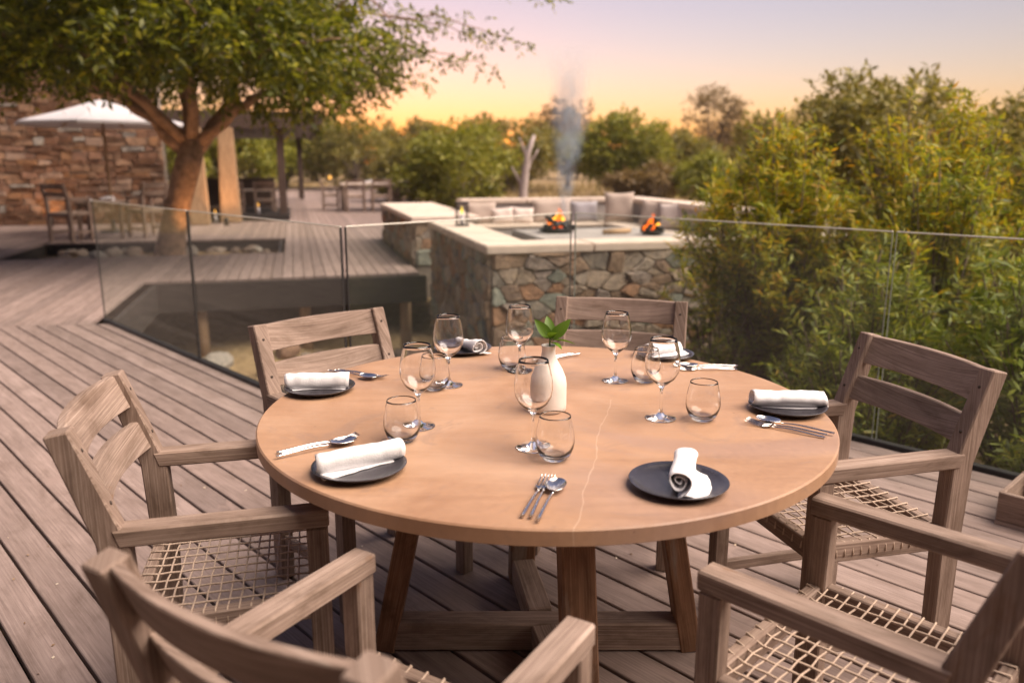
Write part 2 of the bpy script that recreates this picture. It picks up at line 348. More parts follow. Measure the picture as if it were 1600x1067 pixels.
def pane_mat():
    m, n, b = mat_new('balustrade pane'); n.nodes.remove(b); out = n.nodes['Material Output']
    t = N(n, 'ShaderNodeBsdfTransparent'); t.inputs[0].default_value = (0.94, 0.962, 0.95, 1)
    g = N(n, 'ShaderNodeBsdfGlossy'); g.inputs['Roughness'].default_value = 0.0; g.inputs[0].default_value = (0.9, 0.95, 0.93, 1)
    d = N(n, 'ShaderNodeBsdfDiffuse'); d.inputs[0].default_value = (0.55, 0.55, 0.5, 1)      # thin film of dust
    lw = N(n, 'ShaderNodeLayerWeight'); lw.inputs[0].default_value = 0.5
    pw = N(n, 'ShaderNodeMath', operation='POWER'); n.links.new(lw.outputs['Facing'], pw.inputs[0]); pw.inputs[1].default_value = 4.5
    fr = N(n, 'ShaderNodeMath', operation='MULTIPLY_ADD'); n.links.new(pw.outputs[0], fr.inputs[0]); fr.inputs[1].default_value = 0.42; fr.inputs[2].default_value = 0.018
    m1 = N(n, 'ShaderNodeMixShader'); m1.inputs[0].default_value = 0.014
    n.links.new(t.outputs[0], m1.inputs[1]); n.links.new(d.outputs[0], m1.inputs[2])
    m2 = N(n, 'ShaderNodeMixShader'); n.links.new(fr.outputs[0], m2.inputs[0]); n.links.new(m1.outputs[0], m2.inputs[1]); n.links.new(g.outputs[0], m2.inputs[2])
    n.links.new(m2.outputs[0], out.inputs[0])
    return m
M['pane'] = pane_mat()
M['pane_side'] = simple('glass side edge', (0.16, 0.17, 0.15), 0.2, 0.0, 0.1, 5, 0.0, 0.8)
M['pane_edge'] = simple('polished glass edge', (0.60, 0.58, 0.50), 0.12, 0.0, 0.05, 5, 0.0, 0.9)

# ------------------------------------------------------------------ site axes
# near deck: u runs along its boards, v across them
UA = R(-46.5); U = Vector((math.cos(UA), math.sin(UA), 0)); VV = Vector((-math.sin(UA), math.cos(UA), 0))
def uv(u, v, z=0.0): return U * u + VV * v + Vector((0, 0, z))
# far deck and fire pit: p along the pit's front wall, q away from it
PA = R(15); P = Vector((math.cos(PA), math.sin(PA), 0)); Q = Vector((-math.sin(PA), math.cos(PA), 0)); A0 = Vector((-0.245, 7.70, 0))
def pq(p, q, z=0.0): return A0 + P * p + Q * q + Vector((0, 0, z))
def to_pq(x, y):
    d = Vector((x, y, 0)) - A0; return d.dot(P), d.dot(Q)
random.seed(4); rng = np.random.default_rng(4)

# ------------------------------------------------------------------ ground
def ground_z(x, y):
    d = Vector((x, y, 0)); v = d.dot(VV)
    far = max(0.0, min(1.0, (math.hypot(x, y - 8) - 11) / 12.0)); far = far * far * (3 - 2 * far)
    n = 0.10 * math.sin(x * 1.3 + 0.4) * math.cos(y * 1.1) + 0.05 * math.sin(x * 3.1 + y * 2.3)
    return (-1.05 + n) * (1 - far) + (-0.16 + 0.3 * n) * far
def build_ground():
    xs = np.unique(np.concatenate([np.linspace(-14, 14, 71), np.linspace(-420, -60, 5), np.linspace(-60, -14, 14), np.linspace(14, 60, 14), np.linspace(60, 420, 5)]))
    ys = np.unique(np.concatenate([np.linspace(-4, 24, 71), np.linspace(-120, -4, 5), np.linspace(24, 90, 16), np.linspace(90, 700, 6)]))
    V = [(x, y, ground_z(x, y)) for y in ys for x in xs]; nx = len(xs)
    F = [(j * nx + i, j * nx + i + 1, (j + 1) * nx + i + 1, (j + 1) * nx + i) for j in range(len(ys) - 1) for i in range(nx - 1)]
    o = from_py('ground', V, F, M['ground'], None, True); tag(o, 'dry brown soil of the gully and the bush beyond', None, None, 'structure')
    return o
ground = build_ground()
def rock_mesh(seed, s=1.0, flat=0.65):
    r = random.Random(seed); bm = bmesh.new(); bmesh.ops.create_icosphere(bm, subdivisions=2, radius=1.0)
    pl = [(Vector((r.gauss(0, 1), r.gauss(0, 1), r.gauss(0, 1))).normalized(), r.uniform(0.55, 0.9)) for _ in range(9)]
    for v in bm.verts:
        for nn, d in pl:
            k = v.co.dot(nn)
            if k > d: v.co -= nn * (k - d)
        v.co.z *= flat; v.co *= s
    return bm_mesh('rock', bm)
ROCKS = [rock_mesh(k, 1.0, random.uniform(0.5, 0.85)) for k in range(7)]
def rock(x, y, s, parent=ground, zoff=0.25):
    o = link('rock', ROCKS[random.randrange(7)], M['rock'], parent); o.location = (x, y, ground_z(x, y) + s * zoff)
    o.scale = (s * random.uniform(0.8, 1.25), s * random.uniform(0.8, 1.25), s); o.rotation_euler = (random.uniform(-.3, .3), random.uniform(-.3, .3), random.uniform(0, 6.3))
    return o
for k in range(150):   # boulders lying in the gully between the two decks
    t = random.random(); u_ = random.uniform(-8.2, -3.9); off = abs(random.gauss(0, 0.55)) + 0.12
    p_ = uv(u_, 2.45 + off); rock(p_.x, p_.y, random.uniform(0.07, 0.2))
for k in range(70):
    p_ = pq(random.uniform(-3.4, -0.1), random.uniform(0.2, 3.4)); rock(p_.x, p_.y, random.uniform(0.06, 0.22))

# ------------------------------------------------------------------ near deck: every board a piece
deck = empty('terrace_deck'); tag(deck, 'weathered timber deck under the dining table', None, None, 'structure')
MIT0 = Vector((-3.85, 7.50, 0)); MITD = Vector((math.cos(R(6)), math.sin(R(6)), 0))
def line_hit(o, d):            # parameter t with o + d t on the mitre line
    n_ = Vector((-MITD.y, MITD.x, 0)); return (MIT0 - o).dot(n_) / d.dot(n_)
def board(name, corners, z1, th, mat, parent, axis, bev=0.003):
    bm = bmesh.new(); a = [bm.verts.new((c.x, c.y, z1 - th)) for c in corners]; b = [bm.verts.new((c.x, c.y, z1)) for c in corners]
    bm.faces.new(a[::-1]); bm.faces.new(b)
    for i in range(4): bm.faces.new((a[i], a[(i + 1) % 4], b[(i + 1) % 4], b[i]))
    bmesh.ops.recalc_face_normals(bm, faces=bm.faces)
    if bev: bmesh.ops.bevel(bm, geom=[e for e in bm.edges if abs(e.verts[0].co.z - e.verts[1].co.z) < 1e-6 and e.verts[0].co.z > z1 - th / 2], offset=bev, segments=1, affect='EDGES')
    me = bm_mesh(name, bm); grain_uv(me, axis)
    return link(name, me, mat, parent)
PITCH = 0.1432; GAP = 0.0115
V_IN = 2.38; V_OUT = 4.29; U_RET = -3.93; U_MAX = 4.6
k0 = -30
for k in range(k0, 40):
    va = 0.412 - PITCH / 2 + 0.0716 + k * PITCH + GAP / 2; vb = va + PITCH - GAP
    if va > V_OUT - 0.02: break
    if vb > V_OUT: vb = V_OUT
    inner = va < V_IN - 0.02
    if inner and vb > V_IN + 0.03: vb2 = vb
    if inner:
        ua = line_hit(uv(0, va), U); ub = line_hit(uv(0, vb), U)
        if ua < -12: ua = ub = -12
    else: ua = ub = U_RET
    cuts = [random.uniform(-2.2, 3.6)] if random.random() < 0.4 else []
    st = (ua, ub); dz = random.uniform(-0.0012, 0.0012)
    for c in cuts + [U_MAX]:
        en = (c, c)
        board('plank', [uv(st[0], va), uv(en[0], va), uv(en[1], vb), uv(st[1], vb)], dz, 0.03, M['deck'], deck, U)
        st = (c + 0.004, c + 0.004)
# joists and edge beams below the boards
def beam(name, a, b, wd, ht, mat, parent): return bar(name, a, b, wd, ht, mat, parent, 0.003)
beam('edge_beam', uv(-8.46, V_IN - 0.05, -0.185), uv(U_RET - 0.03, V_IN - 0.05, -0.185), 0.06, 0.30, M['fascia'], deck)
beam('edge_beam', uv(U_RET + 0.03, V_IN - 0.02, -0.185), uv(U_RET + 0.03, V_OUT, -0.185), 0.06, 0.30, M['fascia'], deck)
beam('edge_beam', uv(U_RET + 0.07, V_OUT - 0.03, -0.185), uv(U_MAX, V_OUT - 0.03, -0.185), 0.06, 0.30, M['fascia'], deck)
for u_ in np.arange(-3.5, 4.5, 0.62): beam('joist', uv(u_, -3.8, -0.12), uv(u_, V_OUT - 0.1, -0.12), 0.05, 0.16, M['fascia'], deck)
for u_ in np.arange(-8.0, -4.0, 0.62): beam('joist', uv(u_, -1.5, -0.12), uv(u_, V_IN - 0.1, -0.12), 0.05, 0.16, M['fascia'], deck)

# ------------------------------------------------------------------ far deck and walkway
fdeck = empty('walkway_deck'); tag(fdeck, 'pale timber deck beyond the glass with boards running away', None, None, 'structure')
HOLE = (-6.4, -2.1, 6.8, 9.6); Q_EDGE = 3.62; P_WALK = -3.6; Q_END = 46
p_ = -12.0
while p_ < 3.0:
    a, b = p_ + GAP / 2, p_ + PITCH - GAP / 2; p_ += PITCH
    if b < P_WALK: qa = line_hit(pq(a, 0), Q); qb = line_hit(pq(b, 0), Q)
    elif b < -0.06: qa = qb = Q_EDGE
    else: qa = qb = 8.9
    spans = [(qa, qb, Q_END)]
    if b > HOLE[0] and a < HOLE[1]: spans = [(qa, qb, HOLE[2]), (HOLE[3], HOLE[3], Q_END)]
    for s0, s1, e in spans:
        board('plank', [pq(a, s0), pq(b, s1), pq(b, e), pq(a, e)], random.uniform(-.0012, .0012), 0.03, M['deck'], fdeck, Q, 0)
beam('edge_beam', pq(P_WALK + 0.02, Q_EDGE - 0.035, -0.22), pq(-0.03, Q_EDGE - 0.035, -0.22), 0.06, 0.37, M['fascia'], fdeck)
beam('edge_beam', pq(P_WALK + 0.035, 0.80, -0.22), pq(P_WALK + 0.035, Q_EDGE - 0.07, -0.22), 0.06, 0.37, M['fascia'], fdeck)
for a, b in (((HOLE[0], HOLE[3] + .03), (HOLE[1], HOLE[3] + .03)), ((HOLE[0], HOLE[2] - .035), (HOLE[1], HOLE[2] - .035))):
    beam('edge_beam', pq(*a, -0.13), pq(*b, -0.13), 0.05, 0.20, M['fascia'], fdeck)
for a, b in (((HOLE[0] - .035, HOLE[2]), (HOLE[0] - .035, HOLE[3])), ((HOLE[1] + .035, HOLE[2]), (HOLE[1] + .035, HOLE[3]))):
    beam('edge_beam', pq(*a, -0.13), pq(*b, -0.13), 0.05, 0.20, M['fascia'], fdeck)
for p0, q0 in ((-3.05, 3.75), (-0.32, 3.72), (-1.7, 3.9)):
    c = pq(p0, q0); gz = ground_z(c.x, c.y) - 0.1
    tube('support_post', [(c.x, c.y, gz), (c.x, c.y, (gz - .1) / 2), (c.x, c.y, -0.05)], [0.085, 0.08, 0.08], M['pole'], fdeck, 12)
# soil bed in the opening, under the tree
V = []; F = []; nb = 15
for j in range(nb):
    for i in range(nb):
        c = pq(HOLE[0] + (HOLE[1] - HOLE[0]) * i / (nb - 1), HOLE[2] + (HOLE[3] - HOLE[2]) * j / (nb - 1))
        V.append((c.x, c.y, -0.30 + 0.06 * math.sin(i * 1.7) * math.cos(j * 1.3) + (0.05 if 0 < i < nb - 1 else 0)))
for j in range(nb - 1):
    for i in range(nb - 1): F.append((j * nb + i, j * nb + i + 1, (j + 1) * nb + i + 1, (j + 1) * nb + i))
bed = from_py('planting_bed', V, F, M['ground'], None, True); tag(bed, 'soil bed with rocks in the opening round the tree', None, None, 'structure')
for k in range(95):
    c = pq(random.uniform(HOLE[0] + .15, HOLE[1] - .1), HOLE[2] + 0.3 + abs(random.gauss(0, 1)) * 1.0)
    if to_pq(c.x, c.y)[1] > HOLE[3] - 0.1: continue
    s = random.uniform(0.08, 0.2); o = rock(c.x, c.y, s, bed); o.location.z = -0.26 + s * 0.3
for k in range(26):
    c = pq(random.uniform(HOLE[0] + .15, HOLE[1] - .1), HOLE[3] - random.uniform(0.1, 0.35)); s = random.uniform(0.1, 0.18); o = rock(c.x, c.y, s, bed); o.location.z = -0.24 + s * 0.3

# ------------------------------------------------------------------ stonework
def clip(poly, nx, ny, d):      # keep nx x + ny y <= d
    out = []
    for i in range(len(poly)):
        a, b = poly[i], poly[(i + 1) % len(poly)]; da = nx * a[0] + ny * a[1] - d; db = nx * b[0] + ny * b[1] - d
        if da <= 0: out.append(a)
        if (da < 0 < db) or (db < 0 < da):
            t = da / (da - db); out.append((a[0] + (b[0] - a[0]) * t, a[1] + (b[1] - a[1]) * t))
    return out
def stone_cells(wd, ht, size, aspect, seed):
    r = random.Random(seed); S = []; want = int(wd * ht / (size * size * aspect)); tries = 0
    while len(S) < want and tries < 40000:
        tries += 1; c = (r.uniform(0, wd), r.uniform(0, ht)); md = size * r.uniform(0.38, 1.0)
        if all(math.hypot((c[0] - q[0]) / aspect, c[1] - q[1]) > md for q in S): S.append(c)
    cells = []
    for a in S:
        poly = [(0, 0), (wd, 0), (wd, ht), (0, ht)]
        for b in S:
            if a is b: continue
            ax, ay, bx, by = a[0] / aspect, a[1], b[0] / aspect, b[1]
            if abs(ax - bx) + abs(ay - by) > size * 5: continue
            nx_, ny_ = (bx - ax) / aspect, (by - ay); d = ((bx * bx + by * by) - (ax * ax + ay * ay)) / 2
            poly = clip(poly, nx_, ny_, d)
            if len(poly) < 3: break
        if len(poly) >= 3: cells.append(poly)
    return cells
def course_cells(wd, ht, size, aspect, seed):
    """roughly squared rubble brought to uneven courses"""
    r = random.Random(seed); out = []; y = 0.0; j = lambda k=0.022: r.uniform(-k, k)
    while y < ht - 0.05:
        h = min(ht - y, size * r.uniform(0.6, 1.35)); x = -r.uniform(0, 0.4)
        while x < wd:
            w_ = size * aspect * r.uniform(0.45, 1.6); a, b = max(0, x), min(wd, x + w_)
            if b - a > 0.06:
                if r.random() < 0.22 and h > size * 0.75:
                    m = y + h * r.uniform(0.4, 0.6); out.append([(a, y), (b, y), (b, m + j()), (a, m)]); out.append([(a, m), (b, m + j()), (b, y + h), (a, y + h)])
                else: out.append([(a + j(), y + j()), (b + j(), y + j()), (b + j(0.03), y + h + j()), (a + j(0.03), y + h + j())])
            x += w_
        y += h
    return out
def stone_face(parent, org, ex, wd, ht, nrm, size, aspect, seed, mat, depth=0.05, joint=0.0055, cells=None, join=False):
    """rubble stones, each its own piece, on a wall face: org + ex*s + up*t, facing nrm"""
    r = random.Random(seed + 99); org = Vector(org); ex = Vector(ex); nrm = Vector(nrm); up = Vector((0, 0, 1))
    JV, JF = [], []
    for poly in (cells or stone_cells)(wd, ht, size, aspect, seed):
        cx = sum(p[0] for p in poly) / len(poly); cy = sum(p[1] for p in poly) / len(poly)
        # shrink for the joint and round off corners
        sub = []
        n_ = len(poly)
        for i in range(n_):
            a, b = poly[i], poly[(i + 1) % n_]
            if math.hypot(a[0] - b[0], a[1] - b[1]) < 0.012: continue
            for t in (0.09, 0.5, 0.91):
                x, y = a[0] + (b[0] - a[0]) * t, a[1] + (b[1] - a[1]) * t
                d = math.hypot(x - cx, y - cy) + 1e-6; k = max(0.3, 1 - joint / d) * (1.012 if t == 0.5 else 1.0)
                sub.append((cx + (x - cx) * k + r.uniform(-.006, .006), cy + (y - cy) * k + r.uniform(-.006, .006)))
        if len(sub) < 4: continue
        pr = depth * r.uniform(0.35, 1.25); m_ = len(sub); V = []
        tx, ty = r.uniform(-.14, .14), r.uniform(-.16, .16)
        for lev, k, h in ((0, 1.0, 0.0), (1, 0.985, pr * 0.7), (2, 0.86, pr)):
            for (x, y) in sub:
                X, Y = cx + (x - cx) * k, cy + (y - cy) * k
                hh = h + ((x - cx) * tx + (y - cy) * ty + r.uniform(-.12, .12) * depth * 0.5 if lev == 2 else 0)
                V.append(ex * (X - cx) + up * (Y - cy) + nrm * hh)
        V.append(nrm * (pr * r.uniform(0.95, 1.12)))
        F = []
        for l in range(2):
            for i in range(m_): F.append((l * m_ + i, l * m_ + (i + 1) % m_, (l + 1) * m_ + (i + 1) % m_, (l + 1) * m_ + i))
        for i in range(m_): F.append((2 * m_ + i, 2 * m_ + (i + 1) % m_, 3 * m_))
        if join:
            b_ = len(JV); c_ = org + ex * cx + up * cy; JV += [v + c_ for v in V]; JF += [tuple(i + b_ for i in f) for f in F]; continue
        o = from_py('stone', V, F, mat, parent); o.location = org + ex * cx + up * cy
    if join: tag(from_py('stonework', JV, JF, mat, parent), kind='stuff')
def wall_core(name, p0, p1, q0, q1, z0, z1, mat, parent):
    bm = box_bm(p0, p1, q0, q1, z0, z1)
    for v in bm.verts: c = pq(v.co.x, v.co.y, v.co.z); v.co = c
    return link(name, bm_mesh(name, bm), mat, parent)
def pq_box(name, p0, p1, q0, q1, z0, z1, mat, parent, bev=0.012, seg=2):
    bm = box_bm(p0, p1, q0, q1, z0, z1, bev, seg)
    for v in bm.verts: v.co = pq(v.co.x, v.co.y, v.co.z)
    return link(name, bm_mesh(name, bm), mat, parent)
CZ = 0.72; CT = 0.085
pit = empty('fire_pit'); tag(pit, 'sunken fire pit of rubble stone with pale coping and built-in benches', 'fire pit')
ZB = -1.25
wall_core('wall', 0.06, 4.34, 0.06, 0.46, ZB, CZ - CT, M['mortar'], pit)
wall_core('wall', 0.06, 0.46, 0.46, 3.55, ZB, CZ - CT, M['mortar'], pit)
stone_face(pit, pq(0.06, 0.06, -0.95), P, 2.75, 0.95 + CZ - CT, -Q, 0.112, 1.8, 3, M['stone_pit'], 0.05, 0.004)
stone_face(pit, pq(0.06, 3.55, -0.6), -Q, 3.49, 0.6 + CZ - CT, -P, 0.145, 1.3, 7, M['stone_pit'], 0.045, 0.004)
stone_face(pit, pq(0.06, 3.55, -1.2), -Q, 3.49, 0.6, -P, 0.145, 1.3, 8, M['stone_pit'], 0.045, 0.004, None, True)
for i in range(4): pq_box('coping', 1.1 * i + 0.003 if i else 0.0, 1.1 * (i + 1) - 0.003, 0.0, 0.52, CZ - CT, CZ, M['cap'], pit)
for a, b in ((0.526, 1.5), (1.506, 2.5), (2.506, 3.55)): pq_box('coping', 0.0, 0.52, a, b, CZ - CT, CZ, M['cap'], pit)
# return wall on the far side of the entrance
ew = empty('entrance_wall'); tag(ew, 'low stone wall with wide pale coping behind the pit entrance', 'wall')
wall_core('wall', -0.05, 0.9, 4.45, 8.8, -0.5, CZ - CT, M['mortar'], ew)
stone_face(ew, pq(-0.05, 4.45, 0.0), P, 0.95, CZ - CT, -Q, 0.16, 1.5, 11, M['stone_pit'], 0.04)
stone_face(ew, pq(-0.05, 8.8, 0.0), -Q, 4.35, CZ - CT, -P, 0.2, 1.5, 12, M['stone_pit'], 0.04)
for a, b in ((4.38, 6.0), (6.006, 7.5), (7.506, 8.86)): pq_box('coping', -0.11, 0.95, a, b, CZ - CT, CZ, M['cap'], ew)
# back and right walls with higher coping
wall_core('wall', 0.95, 4.4, 5.95, 6.3, -0.5, 0.83, M['screed'], pit)
for i in range(3): pq_box('coping', 0.955 + 1.15 * i, 0.955 + 1.15 * (i + 1) - 0.006, 5.9, 6.36, 0.83, 0.90, M['cap'], pit)
wall_core('wall', 3.95, 4.32, 0.5, 5.9, -0.5, 0.83, M['screed'], pit)
for i in range(4): pq_box('coping', 3.9, 4.38, 0.56 + 1.33 * i, 0.56 + 1.33 * (i + 1) - 0.006, 0.832, 0.902, M['cap'], pit)
pq_box('bench', 0.96, 3.3, 5.35, 5.93, -0.3, 0.45, M['screed'], pit); pq_box('bench_top', 0.96, 3.3, 5.32, 5.935, 0.452, 0.50, M['cap'], pit)
pq_box('bench', 3.38, 3.93, 0.6, 5.93, -0.3, 0.45, M['screed'], pit); pq_box('bench_top', 3.34, 3.935, 0.6, 5.935, 0.452, 0.50, M['cap'], pit)
pq_box('bench', 0.48, 1.0, 0.6, 3.5, -0.3, 0.44, M['screed'], pit)
pq_box('pit_floor', 0.47, 3.94, 0.47, 5.94, -0.34, -0.24, M['screed'], pit)
pq_box('hearth', 1.25, 3.15, 1.95, 3.75, -0.2, 0.56, M['screed'], pit, 0.02)

# cushions
def cushion(loc, rz, wd, ht, th, mat, label, tilt=-14, roll=0):
    n_ = 12; V = []; F = []
    for side in (1, -1):
        for j in range(n_ + 1):
            for i in range(n_ + 1):
                x, y = -1 + 2 * i / n_, -1 + 2 * j / n_
                e = max(0, (1 - x ** 4) * (1 - y ** 4)) ** 0.5
                pin = 1 - 0.10 * (1 - abs(x) ** 2) * abs(y) ** 3 - 0; pin2 = 1 - 0.10 * (1 - abs(y) ** 2) * abs(x) ** 3
                V.append((x * pin2 * wd / 2, side * th / 2 * e + 0.004 * math.sin(5 * x + 3 * y), ht / 2 + y * pin * ht / 2))
    m_ = (n_ + 1) ** 2
    for s in range(2):
        for j in range(n_):
            for i in range(n_):
                q = (s * m_ + j * (n_ + 1) + i, s * m_ + j * (n_ + 1) + i + 1, s * m_ + (j + 1) * (n_ + 1) + i + 1, s * m_ + (j + 1) * (n_ + 1) + i)
                F.append(q if s else q[::-1])
    o = from_py('cushion', V, F, mat, None, True); o.location = loc; o.rotation_euler = (R(tilt), R(roll), rz)
    tag(o, label, 'cushion', 'scatter cushions in the fire pit'); return o
CU = [(1.25, 5.72, 0.55, 0.36, 'cush_beige', 'flat beige cushion at the left end of the back bench', 0),
      (1.95, 5.66, 0.40, 0.27, 'cush_pale', 'small pale cushion left of the smoke on the back bench', 4),
      (1.62, 5.66, 0.40, 0.27, 'cush_pale', 'small pale cushion beside the flat beige cushion on the back bench', -4),
      (2.50, 5.72, 0.72, 0.40, 'cush_beige', 'wide beige back cushion behind the burning fire', 0),
      (3.10, 5.74, 0.50, 0.36, 'cush_grey', 'grey back cushion at the right end of the back bench', 0)]
for p0, q0, wd, ht, mt, lb, rl in CU: cushion(pq(p0, q0, 0.50), PA, wd, ht, 0.14, M[mt], lb, -8, rl)
cushion(pq(3.62, 5.45, 0.50), PA - 0.25, 0.52, 0.52, 0.17, M['cush_beige'], 'tall beige cushion standing in the corner of the pit bench', -6)
cushion(pq(3.80, 4.55, 0.50), PA - 0.8, 0.46, 0.42, 0.16, M['cush_beige'], 'square beige cushion leaning on the right bench', -16, 5)
cushion(pq(3.82, 3.85, 0.50), PA - 0.9, 0.46, 0.42, 0.16, M['cush_pale'], 'pale striped cushion nearest the shrubs on the right bench', -16, -5)

# fires
def flame_mesh(name, h, r, lean, mat, parent, seed):
    rr = random.Random(seed); pts = []; rad = []
    for i in range(9):
        t = i / 8; pts.append((lean * t * t + 0.03 * math.sin(t * 6 + seed), 0.02 * math.sin(t * 7 + seed * 2), h * t)); rad.append(max(0.003, r * (math.sin(math.pi * min(1, t * 0.85 + 0.17)) ** 0.9) * (1 - t * 0.55)))
    return tube(name, pts, rad, mat, parent, 9)
def fire(loc, label, hs_, seed, r=0.30):
    t = empty('fire_bowl', loc); rr = random.Random(seed)
    lathe('bowl', [(0.0, 0.0), (r * 0.6, 0.0), (r * 0.92, 0.03), (r, 0.055), (r * 0.96, 0.055), (r * 0.86, 0.035), (0.0, 0.02)], M['black'], t, 28)
    for k in range(7):
        a = rr.uniform(0, 6.28); b = a + rr.uniform(2, 4); q_ = r * 0.9
        tube('burning_log', [(q_ * math.cos(a), q_ * math.sin(a), 0.07), (q_ * math.cos(b) * .7, q_ * math.sin(b) * .7, 0.11 + 0.02 * k)], [0.032, 0.026], M['black'], t, 7)
    for k in range(9):
        o = link('ember', ROCKS[k % 7].copy(), None, t); o.data.materials.clear(); o.data.materials.append(M['ember']); o.scale = (0.03,) * 3
        o.location = (rr.uniform(-.5, .5) * r, rr.uniform(-.5, .5) * r, 0.08)
    for k, (dx, h) in enumerate(hs_):
        flame_mesh('flame', h, 0.045 + 0.06 * h, rr.uniform(-.04, .04), M['flame'] if k % 2 else M['flame2'], t, seed + k).location = (dx, rr.uniform(-.05, .05), 0.08)
    tag(t, label, 'fire', 'wood fires burning in the pit'); return t
fire(pq(1.75, 3.16, 0.562), 'smoking log fire on a dark bowl, left of the two', [(-0.06, 0.16), (0.0, 0.25), (0.05, 0.19), (-0.1, 0.1)], 3, 0.27)
fire(pq(2.86, 2.45, 0.562), 'smaller orange log fire near the shrubs, right of the two', [(-0.05, 0.10), (0.0, 0.20), (0.06, 0.08), (-0.09, 0.06)], 8, 0.17)
for k, (dp, dz) in enumerate(((0, 0.036), (0.10, 0.032))):
    c = pq(2.42 + dp, 2.65 + 0.14 * k, 0.562 + dz); d = P * 0.19 + Q * (0.02 + .03 * k)
    o = tube('firewood_log', [c - d, c, c + d], [0.033, 0.034, 0.03], M['log'], None, 9)
    tag(o, ('split firewood log lying on the hearth between the fires', 'split firewood log lying just behind the other log on the hearth')[k], 'log', 'spare firewood')
# smoke drifting up from the left fire
def smoke_mat():
    m, n, b = mat_new('wood smoke'); n.nodes.remove(b); out = n.nodes['Material Output']
    v = N(n, 'ShaderNodeVolumePrincipled'); v.inputs['Color'].default_value = (0.74, 0.87, 1.0, 1); v.inputs['Anisotropy'].default_value = 0.3
    oc = N(n, 'ShaderNodeTexCoord').outputs['Object']
    t = noise(n, mapping(n, oc, (1, 1, 0.5)), 4.5, 5, 0.62, 1.4)
    r = ramp(n, t.outputs[0], [(0.40, (0, 0, 0)), (0.70, (1, 1, 1))])
    sx = N(n, 'ShaderNodeSeparateXYZ'); n.links.new(oc, sx.inputs[0])
    fz = N(n, 'ShaderNodeMapRange'); n.links.new(sx.outputs[2], fz.inputs[0]); fz.inputs[1].default_value = 0.0; fz.inputs[2].default_value = 2.25; fz.inputs[3].default_value = 18.0; fz.inputs[4].default_value = 0.0
    def mth(op, a, b=None, c=None):
        q = N(n, 'ShaderNodeMath', operation=op)
        for i_, x in enumerate((a, b, c)):
            if x is None: continue
            if isinstance(x, (int, float)): q.inputs[i_].default_value = x
            else: n.links.new(x, q.inputs[i_])
        return q.outputs[0]
    tt_ = mth('MAXIMUM', mth('DIVIDE', sx.outputs[2], 2.9), 0.001)
    rx = mth('SUBTRACT', sx.outputs[0], mth('MULTIPLY_ADD', tt_, 0.10, 0.10)); ry = mth('SUBTRACT', sx.outputs[1], mth('MULTIPLY', tt_, 0.1))
    RR = mth('MULTIPLY_ADD', mth('POWER', tt_, 0.8), 0.52, 0.055)
    fall = mth('MAXIMUM', mth('SUBTRACT', 1.0, mth('DIVIDE', mth('ADD', mth('MULTIPLY', rx, rx), mth('MULTIPLY', ry, ry)), mth('MULTIPLY', RR, RR))), 0.0)
    dens = mth('MULTIPLY', mth('MULTIPLY', r.outputs[0], fz.outputs[0]), mth('MULTIPLY', fall, fall))
    n.links.new(dens, v.inputs['Density']); n.links.new(v.outputs[0], out.inputs['Volume'])
    return m
M['smoke'] = smoke_mat()
sp = []; sr = []
for i in range(12):
    t = i / 11; sp.append((0.10 + 0.03 * math.sin(t * 9) + 0.10 * t, 0.1 * t, 2.9 * t)); sr.append(0.06 + 0.55 * t ** 0.8)
smoke = tube('smoke', sp, sr, M['smoke'], None, 14); smoke.location = pq(1.75, 3.16, 0.80); tag(smoke, 'thin blue wood smoke rising from the left fire', 'smoke', None, 'stuff')

# ------------------------------------------------------------------ glass balustrades
GH = 1.15
def balustrade(name, label, runs, shoe, pale=()):
    t = empty(name); tag(t, label, 'balustrade', 'frameless glass balustrades round the terrace')
    for a, b in runs:
        a = Vector(a); b = Vector(b); d = (b - a).normalized(); a2 = a + d * 0.006; b2 = b - d * 0.006
        n_ = Vector((-d.y, d.x, 0))
        bm = bmesh.new(); th = 0.006
        q = [bm.verts.new(p + Vector((0, 0, z)) + n_ * s) for s in (-th, th) for (p, z) in ((a2, -0.05), (b2, -0.05), (b2, GH), (a2, GH))]
        for f in ((0, 1, 2, 3), (7, 6, 5, 4)): bm.faces.new([q[i] for i in f])
        o = link('glass_panel', bm_mesh('glass_panel', bm), M['pane'], t)
        bm = bmesh.new(); th = 0.0062
        q = [bm.verts.new(p + Vector((0, 0, z)) + n_ * s) for s in (-th, th) for (p, z) in ((a2, GH), (b2, GH))]
        # polished top edge: a slim bevelled strip
        e = bar('top_edge', a2 + Vector((0, 0, GH + 0.004)), b2 + Vector((0, 0, GH + 0.004)), 0.0135, 0.0075, M['pane_edge'], o, 0.002)
        bm.free()
        for ei, p in enumerate((a2, b2)):
            bar('joint', p + Vector((0, 0, -0.04)), p + Vector((0, 0, GH)), 0.0128, 0.002 if ei in pale else 0.006, M['pane_side'] if ei in pale else M['black'], o, 0.0, up=d)
    bar('base_channel', Vector(shoe[0]) + Vector((0, 0, -0.02)), Vector(shoe[1]) + Vector((0, 0, -0.02)), 0.05, 0.09, M['black'], t, 0.003)
    return t
vL = V_IN + 0.012
balustrade('glass_balustrade', 'glass balustrade along the gully edge at the left, two panes', [(uv(-8.28, vL), uv(-6.04, vL)), (uv(-6.03, vL), uv(-3.90, vL))], (uv(-8.28, vL), uv(-3.90, vL)))
balustrade('glass_balustrade', 'short glass balustrade running back towards the fire pit', [(uv(-3.90, vL + 0.02), uv(-3.90, V_OUT))], (uv(-3.90, vL + 0.03), uv(-3.90, V_OUT)), (1,))
vR = V_OUT + 0.012
